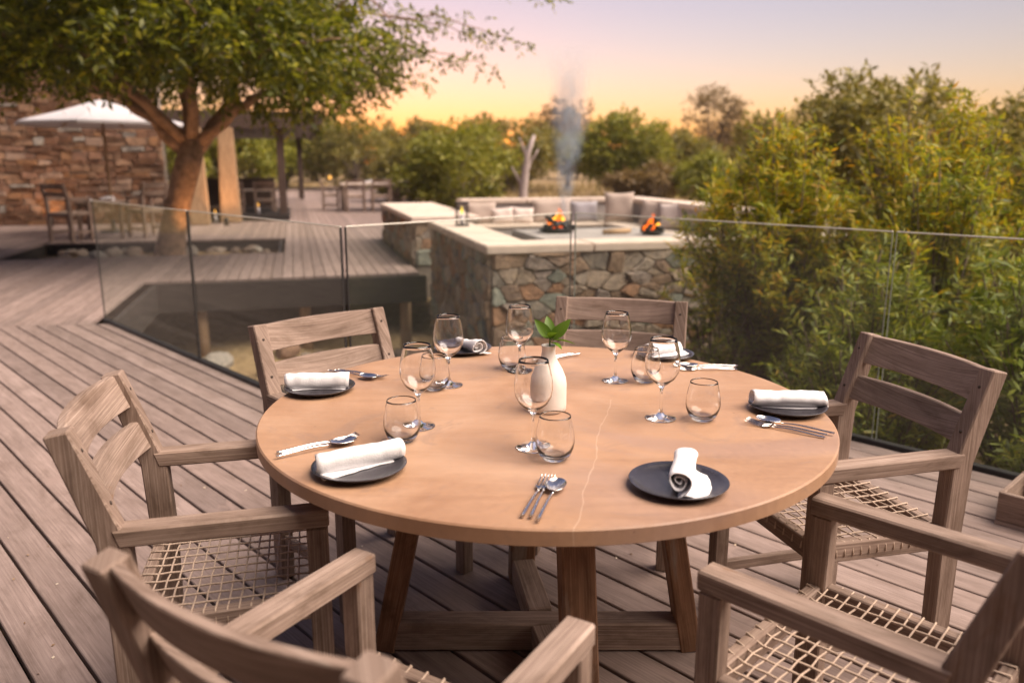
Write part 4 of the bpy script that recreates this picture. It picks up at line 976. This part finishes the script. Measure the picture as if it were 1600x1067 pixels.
# warm ground spotlights and lanterns (lit in the photograph)
def spotlight(loc, aim, label, power, size=70):
    t = empty('ground_spotlight', loc); lathe('housing', [(0, 0), (0.06, 0), (0.06, 0.16), (0.05, 0.19), (0.045, 0.17), (0.0, 0.165)], M['black'], t, 16)
    lathe('lens', [(0, 0.168), (0.042, 0.168), (0.042, 0.174), (0, 0.174)], M['bulb'], t, 16)
    l = bpy.data.lights.new('spot_lamp', 'SPOT'); l.energy = power; l.color = (1.0, 0.48, 0.18); l.spot_size = R(size); l.spot_blend = 0.9; l.shadow_soft_size = 0.05
    o = bpy.data.objects.new('spot_lamp', l); COL.objects.link(o); o.parent = t; o.location = (0, 0, 0.22)
    o.rotation_euler = (Vector(aim) - (Vector(loc) + Vector((0, 0, 0.22)))).to_track_quat('-Z', 'Y').to_euler()
    tag(t, label, 'spotlight', 'warm ground spotlights'); return t
def lantern(loc, label, h=0.3, wd=0.14, bulb='candle'):
    t = empty('lantern', loc, PA)
    for sx in (-1, 1):
        for sy in (-1, 1): bar('frame_post', (sx * wd / 2, sy * wd / 2, 0.015), (sx * wd / 2, sy * wd / 2, h), 0.014, 0.014, M['black'], t, 0, up=(0, 1, 0))
    link('base', bm_mesh('base', box_bm(-wd / 2 - .01, wd / 2 + .01, -wd / 2 - .01, wd / 2 + .01, 0, 0.015)), M['black'], t); link('lid', bm_mesh('lid', box_bm(-wd / 2 - .012, wd / 2 + .012, -wd / 2 - .012, wd / 2 + .012, h, h + 0.02)), M['black'], t)
    lathe('candle', [(0, 0.016), (0.028, 0.016), (0.028, h * 0.5), (0, h * 0.5)], M['canvas'], t, 14)
    f = lathe('flame', [(0, h * 0.52), (0.014, h * 0.58), (0.017, h * 0.66), (0.010, h * 0.78), (0.001, h * 0.88)], M[bulb], t, 12)
    tag(t, label, 'lantern', 'lit candle lanterns'); return t
lantern(pq(0.28, 2.55, CZ + 0.001), 'black framed lantern with yellow flame on the left coping of the pit', 0.28, 0.13)
lantern(pq(-3.72, 14.3, 0.002), 'glowing lantern on the floor between the two timber columns', 0.42, 0.2, 'bulb')
lantern(pq(-2.7, 15.2, 0.163), 'glowing lantern on the pavilion plinth beside the steel post', 0.36, 0.2, 'bulb')
def path_lamp(x, y, label):
    z = ground_z(x, y); t = empty('path_lamp', (x, y, z)); tube('stake', [(0, 0, 0), (0, 0, 0.45), (0, 0, 0.9)], 0.02, M['black'], t, 8)
    lathe('lamp_head', [(0, 0.90), (0.06, 0.90), (0.075, 0.98), (0.05, 1.06), (0, 1.06)], M['bulb'], t, 14); lathe('cap', [(0, 1.062), (0.11, 1.062), (0.02, 1.12), (0, 1.12)], M['black'], t, 14)
    tag(t, label, 'lamp', 'small lit path lamps'); return t
path_lamp(0.52, 22.5, 'small lit path lamp beside the bare dead trunk'); path_lamp(5.05, 22.6, 'small lit path lamp left of the big shrubs'); path_lamp(-8.7, 39.0, 'small lit path lamp beyond the far deck table')
spotlight((-11.2, 19.6, 0.005), (-11.8, 20.6, 2.0), 'ground spotlight washing the stone house wall', 2.2, 130)
_tb = pq(-3.86, 7.25, -0.2)
spotlight((_tb.x + 0.55, _tb.y - 0.35, -0.18), (_tb.x + 0.6, _tb.y + 0.1, 2.6), 'ground spotlight at the foot of the big tree', 6, 90)
_c = pq(-3.4, 13.4); spotlight((_c.x, _c.y, 0.005), pq(-3.55, 14.5, 1.4), 'ground spotlight in front of the timber columns', 6, 100)
# low box at the right edge of the deck
pb = empty('planter_box', (2.30, 3.16, 0), UA)
link('bottom', bm_mesh('bottom', box_bm(-.17, .17, -.17, .17, 0.0, 0.015)), M['chair'], pb)
for a, b in (((-.17, -.16), (.17, -.16)), ((-.17, .16), (.17, .16))): bar('side', (a[0], a[1], .08), (b[0], b[1], .08), 0.02, 0.13, M['chair'], pb)
for a, b in (((-.16, -.149), (-.16, .149)), ((.16, -.149), (.16, .149))): bar('side', (a[0], a[1], .08), (b[0], b[1], .08), 0.02, 0.126, M['chair'], pb)
tag(pb, 'low empty timber box on the deck at the right edge', 'box')
# terrace wall seen through the shrubs
rw = empty('retaining_wall'); tag(rw, 'dark retaining wall with grey coping glimpsed through the right hand shrubs', 'wall')
bar('wall', (4.3, 8.2, 0.0), (7.2, 7.4, 0.0), 0.3, 1.5, M['mortar'], rw, 0.01); bar('coping', (4.25, 8.21, 0.79), (7.25, 7.39, 0.79), 0.42, 0.07, M['cap'], rw, 0.01)

# ------------------------------------------------------------------ vegetation
def leaf_arrays(pos, d, nrm, L, Wd):
    """rhombic leaves folded along the midrib; all inputs (n,3)/(n,)"""
    d = d / np.linalg.norm(d, axis=1, keepdims=True); s = np.cross(d, nrm); s /= np.linalg.norm(s, axis=1, keepdims=True) + 1e-9; n_ = np.cross(s, d)
    a = pos; b = pos + d * (L * 0.45)[:, None] + s * (Wd / 2)[:, None] + n_ * (Wd * 0.12)[:, None]; t = pos + d * L[:, None]; c = pos + d * (L * 0.45)[:, None] - s * (Wd / 2)[:, None] + n_ * (Wd * 0.12)[:, None]
    return np.stack([a, b, t, c], 1).reshape(-1, 3)
def quads_obj(name, V, mat, parent):
    n_ = len(V) // 4; me = bpy.data.meshes.new(name); me.vertices.add(len(V)); me.vertices.foreach_set('co', np.ascontiguousarray(V, dtype=np.float32).ravel())
    me.loops.add(4 * n_); me.loops.foreach_set('vertex_index', np.arange(4 * n_, dtype=np.int32)); me.polygons.add(n_)
    me.polygons.foreach_set('loop_start', np.arange(0, 4 * n_, 4, dtype=np.int32)); me.polygons.foreach_set('loop_total', np.full(n_, 4, dtype=np.int32)); me.update(calc_edges=True)
    return link(name, me, mat, parent)
def unit(a): return a / (np.linalg.norm(a, axis=-1, keepdims=True) + 1e-9)
def twig_leaves(P0, D, tl, nl, L, Wd, droop, rg, spread=0.85):
    """nl leaflets along each twig (P0 start, D direction)"""
    n_ = len(P0); t = (np.arange(nl) + 0.6) / nl; side = np.where(np.arange(nl) % 2, 1.0, -1.0)
    S = unit(np.cross(D, unit(rg.normal(size=(n_, 3)) * 0.5 + np.array([0, 0, 1.0]))))
    pos = P0[:, None] + D[:, None] * (tl[:, None] * t)[..., None]; pos[..., 2] -= droop * (tl[:, None] * t ** 2)
    d = D[:, None] * 0.6 + S[:, None] * (side * spread)[None, :, None] + rg.normal(size=(n_, nl, 3)) * 0.28; d[..., 2] -= droop * 0.7
    nn = rg.normal(size=(n_, nl, 3)) * 0.55 + np.array([0, 0, 1.0])
    k = n_ * nl; Ls = L * rg.uniform(0.65, 1.25, k); return leaf_arrays(pos.reshape(-1, 3), unit(d).reshape(-1, 3), nn.reshape(-1, 3), Ls, Wd / L * Ls)
def crown(name, clumps, twigs, tl, nl, L, Wd, droop, mat, parent, centre, seed, spread=0.85):
    rg = np.random.default_rng(seed); out = []; centre = np.array(centre)
    for c, r in clumps:
        n_ = max(3, int(twigs * r * r)); o = unit(rg.normal(size=(n_, 3))) * (rg.uniform(0.15, 1, (n_, 1)) ** 0.5) * r; o[:, 2] *= 0.75
        p = np.array(c) + o; d = unit(o / r * 0.9 + unit(p - centre) * 0.6 + rg.normal(size=(n_, 3)) * 0.35 - np.array([0, 0, droop * 0.4]))
        out.append(twig_leaves(p, d, tl * rg.uniform(0.6, 1.3, n_), nl, L, Wd, droop, rg, spread))
    return quads_obj(name, np.concatenate(out), mat, parent)
def limb_vf(a, b, r0, r1, V, F, rr, n_=7, sag=0.12, sides=7):
    a, b = Vector(a), Vector(b); L = (b - a).length; off = Vector((rr.uniform(-1, 1), rr.uniform(-1, 1), rr.uniform(0, 1))) * L * sag
    pts = [a.lerp(b, i / n_) + off * math.sin(math.pi * i / n_) + Vector((rr.uniform(-1, 1), rr.uniform(-1, 1), rr.uniform(-1, 1))) * L * 0.018 * (0 < i < n_) for i in range(n_ + 1)]
    tube_vf(pts, [r0 + (r1 - r0) * i / n_ for i in range(n_ + 1)], sides, V, F); return pts
# --- the big tree growing through the deck
def big_tree():
    rr = random.Random(12); t = empty('shade_tree', (_tb.x, _tb.y, -0.3))
    tag(t, 'big leaning tree with orange lit trunk growing through the deck', 'tree')
    B = Vector((0, 0, 0)); V, F = [], []
    pts = [(-0.12, 0, -0.1), (-0.02, 0, 0.25), (0.10, 0, 0.75), (0.24, 0.02, 1.25), (0.42, 0.0, 1.75), (0.58, 0.0, 2.2)]
    tube_vf(pts, [0.33, 0.25, 0.215, 0.205, 0.21, 0.19], 14, V, F)
    fork = Vector((0.52, 0, 2.05)); ends = []
    for e, r0 in (((1.25, 0.2, 3.0), 0.14), ((0.75, -0.6, 3.3), 0.12), ((0.2, 0.5, 3.6), 0.13), ((-1.1, -0.3, 3.2), 0.13), ((-0.3, -1.1, 3.2), 0.11), ((1.9, -0.3, 2.9), 0.11)):
        q = limb_vf(fork + Vector((0, 0, rr.uniform(-.25, .05))), e, r0, 0.06, V, F, rr, 7, 0.10); ends.append(Vector(e))
        for k in range(2): ends.append(q[4 + k].copy())
    # clumps filling a wide umbrella crown
    rg = np.random.default_rng(8); cl = []; tries = 0
    def inside(c):
        x, y, z = c
        bottom = (3.22 if x < 0.2 else 2.98) + 0.10 * math.sin(x * 1.9) + 0.04 * max(0, x - 1.6) ** 2
        return z > bottom and ((x + 0.2) / 4.55) ** 2 + ((y + 0.9) / 3.0) ** 2 + ((z - 2.9) / 3.0) ** 2 < 1
    while len(cl) < 240 and tries < 20000:
        tries += 1; c = np.array([rg.uniform(-4.9, 4.6), rg.uniform(-3.9, 3.6), rg.uniform(2.5, 5.6)])
        if not inside(c): continue
        if any(np.linalg.norm(c - q[0]) < 0.44 for q in cl): continue
        edge = (c[0]) / 4.4
        cl.append((c, rg.uniform(0.42, 0.66) * (0.85 if edge > 0.6 else 1.0)))
    cl.sort(key=lambda q: np.linalg.norm(q[0] - np.array(fork)))
    nodes = list(ends)
    for c, r in cl:
        c = Vector(c); nb_ = min(nodes, key=lambda n__: (n__ - c).length); L = (nb_ - c).length
        limb_vf(nb_, c, min(0.045, 0.012 + 0.014 * L), 0.008, V, F, rr, 4, 0.12, 5); nodes.append(c); nodes.append(nb_.lerp(c, 0.5))
    tips = []
    for (s, e, n_) in (((3.2, -0.4, 3.6), (5.6, -0.6, 3.25), 10), ((3.4, 0.2, 4.2), (5.4, 0.2, 3.75), 9), ((2.6, -0.6, 3.1), (3.85, -0.8, 2.85), 7), ((3.6, 0, 4.8), (6.6, 0, 4.35), 10), ((3.3, -0.8, 4.0), (6.0, -1.0, 3.55), 11), ((3.0, 0.8, 3.9), (4.9, 0.9, 3.45), 8), ((2.9, 0.5, 3.3), (4.4, 0.6, 3.2), 8), ((2.2, -.5, 3.0), (3.2, -.8, 2.55), 6)):
        q = limb_vf(s, e, 0.016, 0.004, V, F, rr, n_, 0.05, 5); tips += q[2:]
    from_py('trunk', V, F, M['bark'], t, True)
    w_ = crown('foliage', cl, 138, 0.32, 9, 0.135, 0.052, 0.35, M['leaf_tree'], t, (0.2, 0, 3.2), 5)
    rg = np.random.default_rng(3); TP = np.array([tuple(p) for p in tips]); TP = np.repeat(TP, 4, 0) + rg.normal(size=(len(TP) * 4, 3)) * 0.06
    D = unit(rg.normal(size=TP.shape) + np.array([0.5, 0, -0.3])); o = quads_obj('foliage', twig_leaves(TP, D, rg.uniform(0.1, 0.24, len(TP)), 6, 0.10, 0.04, 0.35, rg), M['leaf_tree'], t)
big_tree()
# a stray twig hanging in from above
# --- shrubs behind the right balustrade: stems fanning up from the base, leaves along them
def shrub(name, label, base, top, rx, ry, nst, mat, L, Wd, seed, grp, tw=9, lean=(0, 0), low=0.28, tl=0.16, nl=9, mat2=None, frac2=0.0, droop=0.2):
    rr = random.Random(seed); rg = np.random.default_rng(seed); bz = ground_z(*base); H = top - bz; t = empty(name, (base[0], base[1], bz)); tag(t, label, 'shrub', grp)
    V, F = [], []; T0, T1 = [], []; D0, D1 = [], []
    for s in range(nst):
        a = rr.uniform(0, 2 * math.pi); f = rr.random() ** 0.5; hh = H * (1 - 0.42 * f * f) * rr.uniform(0.8, 1.04)
        tip = Vector((math.cos(a) * rx * f + lean[0], math.sin(a) * ry * f + lean[1], hh)); b = Vector((math.cos(a) * rx * .12, math.sin(a) * ry * .12, -0.05)); mid = b.lerp(tip, 0.5) + Vector((-math.cos(a) * rx * f * .18, -math.sin(a) * ry * f * .18, H * 0.06))
        n_ = 9; pts = []
        for i in range(n_ + 1):
            q = i / n_; pts.append(b * (1 - q) ** 2 + mid * 2 * q * (1 - q) + tip * q * q + Vector((rr.uniform(-1, 1), rr.uniform(-1, 1), 0)) * 0.02)
        tube_vf(pts, [0.011 * (1 - 0.8 * i / n_) + 0.0015 for i in range(n_ + 1)], 4, V, F)
        for k in range(tw):
            q = low + (1 - low) * rr.random() ** 0.8; i = min(n_ - 1, int(q * n_)); p = pts[i].lerp(pts[i + 1], q * n_ - i)
            aa = rr.uniform(0, 6.28); d = Vector((math.cos(aa), math.sin(aa), rr.uniform(0.1, 1.1))) + (pts[i + 1] - pts[i]).normalized() * 0.7
            if mat2 is not None and q > 0.72 and rr.random() < frac2: T1.append(p); D1.append(d)
            else: T0.append(p); D0.append(d)
    from_py('stems', V, F, M['stem'], t, True)
    for Tt, Dd, mt in ((T0, D0, mat), (T1, D1, mat2)):
        if Tt:
            Pn = np.array([tuple(p) for p in Tt]); Dn = unit(np.array([tuple(p) for p in Dd])); quads_obj('foliage', twig_leaves(Pn, Dn, tl * rg.uniform(0.6, 1.5, len(Pn)), nl, L, Wd, droop, rg), mt, t)
    return t
GS = 'leafy shrubs behind the right balustrade'
LS, LG, LB = M['leaf_shrub'], M['leaf_gold'], M['leaf_bright']
shrub('leafy_shrub', 'tall golden tipped shrub at the left of the group overhanging the pit coping', (2.45, 7.0), 1.80, 1.0, 0.8, 135, LS, 0.08, 0.019, 1, GS, 26, (-0.14, 0), 0.42, 0.17, 10, LG, 0.7)
shrub('leafy_shrub', 'tallest shrub in the middle of the group with orange new leaves', (3.55, 6.9), 1.98, 1.05, 0.9, 140, LS, 0.08, 0.019, 2, GS, 26, (0, 0), 0.3, 0.17, 10, LG, 0.7)
shrub('leafy_shrub', 'feathery grey green shrub close behind the right armchair', (2.35, 5.15), 0.95, 0.62, 0.5, 75, LS, 0.075, 0.016, 3, GS, 20, (0, 0), 0.2, 0.15, 10)
shrub('leafy_shrub', 'dense shrub between the tall ones and the glass', (3.1, 5.75), 1.50, 0.85, 0.6, 105, LS, 0.08, 0.018, 4, GS, 25, (0, 0), 0.2, 0.16, 10, LG, 0.35)
shrub('leafy_shrub', 'bright green broad leaved shrub at the right edge above the glass', (3.35, 4.75), 1.32, 0.72, 0.6, 60, LB, 0.085, 0.024, 5, GS, 18, (0, 0), 0.2, 0.17, 9)
shrub('leafy_shrub', 'tall shrub at the right edge of the picture', (4.9, 6.6), 2.08, 1.15, 0.9, 140, LS, 0.08, 0.019, 6, GS, 26, (0, 0), 0.25, 0.17, 10, LG, 0.45)
shrub('leafy_shrub', 'low shrub by the glass base at the far right', (3.3, 3.9), 0.75, 0.7, 0.5, 60, LS, 0.075, 0.016, 7, GS, 20, (0, 0), 0.15, 0.16, 10)
shrub('leafy_shrub', 'thin leggy shrub in front of the pit wall stones', (1.75, 6.75), 0.55, 0.45, 0.4, 26, LS, 0.07, 0.015, 8, GS, 12, (0.1, 0), 0.35, 0.14, 9)
# --- trees of the bush beyond
def bush_tree(name, label, px, y, top, rx, mat, seed, bark='barkgrey', trunk_h=0.35, ncl=26, L=0.22, dens=55, grp='trees of the bush beyond', rz=None, wl=0.4, base_z=None):
    rr = random.Random(seed); rg = np.random.default_rng(seed); x = (px - 800) / 1250 * y * 1.0; bz = ground_z(x, y) if base_z is None else base_z
    t = empty(name, (x, y, bz)); tag(t, label, 'tree', grp); H = top - bz; V, F = [], []
    th = H * trunk_h; cz = th + (H - th) / 2; rzz = (H - th) / 2 if rz is None else rz
    tp = [(0, 0, -0.2), (rr.uniform(-.1, .1), 0, th * .5), (rr.uniform(-.2, .2), 0, th * 1.1), (rr.uniform(-.2, .2), 0, cz)]
    tube_vf(tp, [0.05 * H * .6 + .04, 0.04 * H * .6 + .03, 0.03 * H * .6 + .02, 0.02], 8, V, F); cl = []
    for k in range(ncl):
        o = unit(rg.normal(size=3)) * rg.uniform(0.35, 1.0) ** 0.6
        c = np.array([o[0] * rx * 0.85, o[1] * rx * 0.85, cz + o[2] * rzz * 0.85]); cl.append((c, rg.uniform(0.24, 0.42) * min(rx, rzz * 1.2)))
        limb_vf((tp[2][0], 0, th * rr.uniform(.75, 1.2)), c, 0.02 + 0.008 * H * .5, 0.012, V, F, rr, 4, 0.1, 5)
    from_py('trunk', V, F, M[bark], t, True)
    r2 = np.mean([r * r for _, r in cl])
    crown('foliage', cl, dens / r2, L * 1.6, 6, L, L * wl, 0.15, mat, t, (0, 0, cz * 0.8), seed + 50)
    return t
f1, f2, f3 = M['leaf_far1'], M['leaf_far2'], M['leaf_far3']
bush_tree('bush_tree', 'round bright green bush left of the fire pit', 722, 27, 2.7, 2.0, f2, 101, trunk_h=0.08, ncl=34, L=0.17, dens=80)
bush_tree('bush_tree', 'low green bush at the left of the round bright bush', 655, 33, 2.6, 2.0, f1, 102, trunk_h=0.1, ncl=28, L=0.2)
bush_tree('bush_tree', 'dark green tree with orange light through its top, right of the smoke', 960, 36, 3.7, 2.3, f2, 103, trunk_h=0.18, ncl=32, L=0.22, dens=60)
bush_tree('bush_tree', 'tall airy brown tree standing out against the sky', 1102, 62, 7.2, 2.5, f3, 104, trunk_h=0.35, ncl=34, L=0.26, dens=26)
bush_tree('bush_tree', 'olive tree behind the pale dead trunk', 800, 46, 4.0, 3.2, f1, 105, trunk_h=0.12, ncl=34, L=0.27, dens=55)
bush_tree('bush_tree', 'grey brown tree partly hidden by the smoke', 885, 50, 5.0, 2.4, f3, 106, trunk_h=0.25, ncl=30, L=0.25, dens=30)
bush_tree('bush_tree', 'small rounded green bush in front of the tall airy tree', 1100, 30, 1.9, 1.3, f2, 107, trunk_h=0.1, ncl=24, L=0.17, dens=70)
bush_tree('bush_tree', 'brown green thicket left of the big shrubs', 1060, 44, 2.9, 3.2, f1, 108, trunk_h=0.1, ncl=36, L=0.25)
bush_tree('bush_tree', 'low thicket under the tall airy tree', 1010, 33, 1.5, 1.8, f3, 109, trunk_h=0.08, ncl=26, L=0.19, dens=55)
bush_tree('bush_tree', 'olive tree beyond the pavilion roof edge', 560, 48, 4.0, 3.0, f1, 110, trunk_h=0.15, ncl=34, L=0.26)
bush_tree('bush_tree', 'hazy tree at the sunset glow', 640, 60, 5.0, 3.6, f1, 111, trunk_h=0.15, ncl=34, L=0.3)
bush_tree('bush_tree', 'green tree seen between the pavilion posts', 455, 52, 4.0, 3.4, f2, 112, trunk_h=0.15, ncl=34, L=0.28)
bush_tree('bush_tree', 'pale green tree seen under the pavilion roof', 395, 46, 3.6, 3.0, f2, 113, trunk_h=0.15, ncl=32, L=0.26)
bush_tree('bush_tree', 'distant tree left of the olive tree behind the trunk', 725, 66, 4.6, 3.4, f3, 114, trunk_h=0.15, ncl=30, L=0.3)
bush_tree('bush_tree', 'distant low tree under the sunset', 500, 75, 5.6, 4.6, f1, 115, trunk_h=0.12, ncl=34, L=0.36)
bush_tree('bush_tree', 'broad dark topped tree behind the golden shrubs', 1400, 14.5, 3.05, 2.2, f1, 116, trunk_h=0.25, ncl=44, L=0.15, dens=85)
bush_tree('bush_tree', 'dark topped tree with a single tall shoot behind the shrubs', 1305, 16.5, 3.2, 1.15, f1, 117, trunk_h=0.3, ncl=24, L=0.15, dens=50)
bush_tree('bush_tree', 'tree behind the shrubs at the right edge', 1570, 13.0, 2.35, 1.3, f1, 118, trunk_h=0.25, ncl=28, L=0.14, dens=70)
bush_tree('bush_tree', 'small dark tree at the left shoulder of the shrubs', 1205, 22, 2.95, 1.2, f1, 119, trunk_h=0.2, ncl=26, L=0.17, dens=55)
bush_tree('bush_tree', 'distant low brown tree right of the smoke', 1030, 80, 4.4, 4.5, f3, 120, trunk_h=0.1, ncl=34, L=0.36)
bush_tree('bush_tree', 'distant low brown tree behind the fire pit', 900, 85, 4.6, 4.5, f1, 121, trunk_h=0.1, ncl=34, L=0.38)
bush_tree('bush_tree', 'distant brown tree behind the golden shrubs', 1180, 70, 5.2, 4.2, f3, 122, trunk_h=0.1, ncl=34, L=0.33)
bush_tree('bush_tree', 'green tree glimpsed between the stone house and the leaning trunk', 262, 40, 3.6, 2.6, f2, 123, trunk_h=0.1, ncl=30, L=0.24)
bush_tree('bush_tree', 'olive tree glimpsed between the timber columns', 335, 44, 3.6, 2.6, f1, 124, trunk_h=0.1, ncl=30, L=0.24)
# bare dead trunk beyond the pit
def dead_tree():
    x, y = (818 - 800) / 1250 * 24, 24.0; z = ground_z(x, y); t = empty('dead_tree', (x, y, z)); V, F = [], []; rr = random.Random(3)
    tube_vf([(0, 0, -.1), (0.02, 0, .8), (-.02, 0, 1.4), (0.05, 0, 2.0), (.12, 0, 2.5), (.30, 0, 3.0)], [.17, .14, .135, .11, .085, .05], 10, V, F)
    limb_vf((-.01, 0, 1.5), (-.35, .1, 2.1), .06, .02, V, F, rr, 5, .05); limb_vf((.03, 0, 1.75), (.42, 0, 2.6), .06, .02, V, F, rr, 5, .05); limb_vf((.08, 0, 2.3), (-.15, 0, 2.95), .05, .012, V, F, rr, 5, .05)
    from_py('trunk', V, F, M['deadwood'], t, True); tag(t, 'pale bare dead tree trunk beyond the fire pit', 'tree')
dead_tree()
# leaning dark log seen through the pavilion
# dry grass over the flat ground behind the pit
rg = np.random.default_rng(77); n_ = 26000
gx = rg.uniform(-26, 26, n_); gy = rg.uniform(15, 60, n_); keep = []
for i in range(n_):
    p0, q0 = to_pq(gx[i], gy[i]); keep.append(not (-13 < p0 < 3.1 and q0 < 46.5) and not (p0 < 4.7 and q0 < 6.6) and math.hypot(gx[i], gy[i] - 8) > 12)
gx, gy = gx[np.array(keep)], gy[np.array(keep)]; gz = np.array([ground_z(a, b) for a, b in zip(gx, gy)]); Pn = np.stack([gx, gy, gz], 1)
D = unit(rg.normal(size=Pn.shape) * 0.35 + np.array([0, 0, 1.0])); Ls = rg.uniform(0.15, 0.5, len(Pn)); nn = unit(rg.normal(size=Pn.shape))
M['grass'] = leaf_mat('dry grass', [(0.0, (0.22, 0.15, 0.06)), (0.5, (0.33, 0.24, 0.10)), (1.0, (0.42, 0.33, 0.16))], 0.4)
tag(quads_obj('dry_grass', leaf_arrays(Pn, D, nn, Ls, Ls * 0.09), M['grass'], None), 'dry straw coloured grass beyond the decks', 'grass', None, 'stuff')

# petals and leaf bits blown over the near deck
rg = np.random.default_rng(5); n_ = 150
px_ = rg.uniform(-2.6, 2.4, n_); py_ = rg.uniform(1.3, 4.6, n_); ok = np.array([Vector((a, b, 0)).dot(VV) < V_IN - 0.1 or Vector((a, b, 0)).dot(U) > U_RET + 0.3 for a, b in zip(px_, py_)]) 
Pn = np.stack([px_, py_, np.full(n_, 0.003)], 1)[ok]; D = unit(rg.normal(size=Pn.shape) * np.array([1, 1, 0.12])); nn = unit(rg.normal(size=Pn.shape) * 0.35 + np.array([0, 0, 1.0])); Ls = rg.uniform(0.007, 0.018, len(Pn))
M['petal'] = leaf_mat('fallen petal', [(0.0, (0.12, 0.06, 0.035)), (0.45, (0.30, 0.2, 0.12)), (0.6, (0.62, 0.5, 0.38)), (1.0, (0.75, 0.66, 0.55))], 0.2)
tag(quads_obj('fallen_petals', leaf_arrays(Pn, D, nn, Ls, Ls * 0.6), M['petal'], None), 'tiny fallen petals and leaf bits scattered over the near deck', 'litter', None, 'stuff')
# warm evening haze
hm = bpy.data.materials.new('evening haze'); hm.use_nodes = True; hn = hm.node_tree; hn.nodes.remove(hn.nodes['Principled BSDF'])
hv = hn.nodes.new('ShaderNodeVolumePrincipled'); hv.inputs['Color'].default_value = (1.0, 0.93, 0.86, 1); hv.inputs['Density'].default_value = 0.0005; hv.inputs['Anisotropy'].default_value = 0.35
hn.links.new(hv.outputs[0], hn.nodes['Material Output'].inputs['Volume'])
hz = link('haze', bm_mesh('haze', box_bm(-430, 430, -125, 710, -2.6, 10.5)), hm); tag(hz, 'thin warm evening haze over the bush', 'haze', None, 'stuff')

# ------------------------------------------------------------------ everything but the dining group was laid out at 15:16; bring it to true size about the camera's foot
K = 1.6 / 1.5
NEAR = {'round_table', 'wine_glass', 'tumbler', 'plate', 'fork', 'spoon', 'bottle_vase', 'leaf_sprig', 'camera', 'sun'}
for o in bpy.data.objects:
    if o.parent is None:
        nm = o.name.split('.')[0]
        if nm in NEAR or (nm in ('dining_armchair', 'napkin') and o.location.y < 6): continue
        o.location = o.location * K; o.scale = o.scale * K
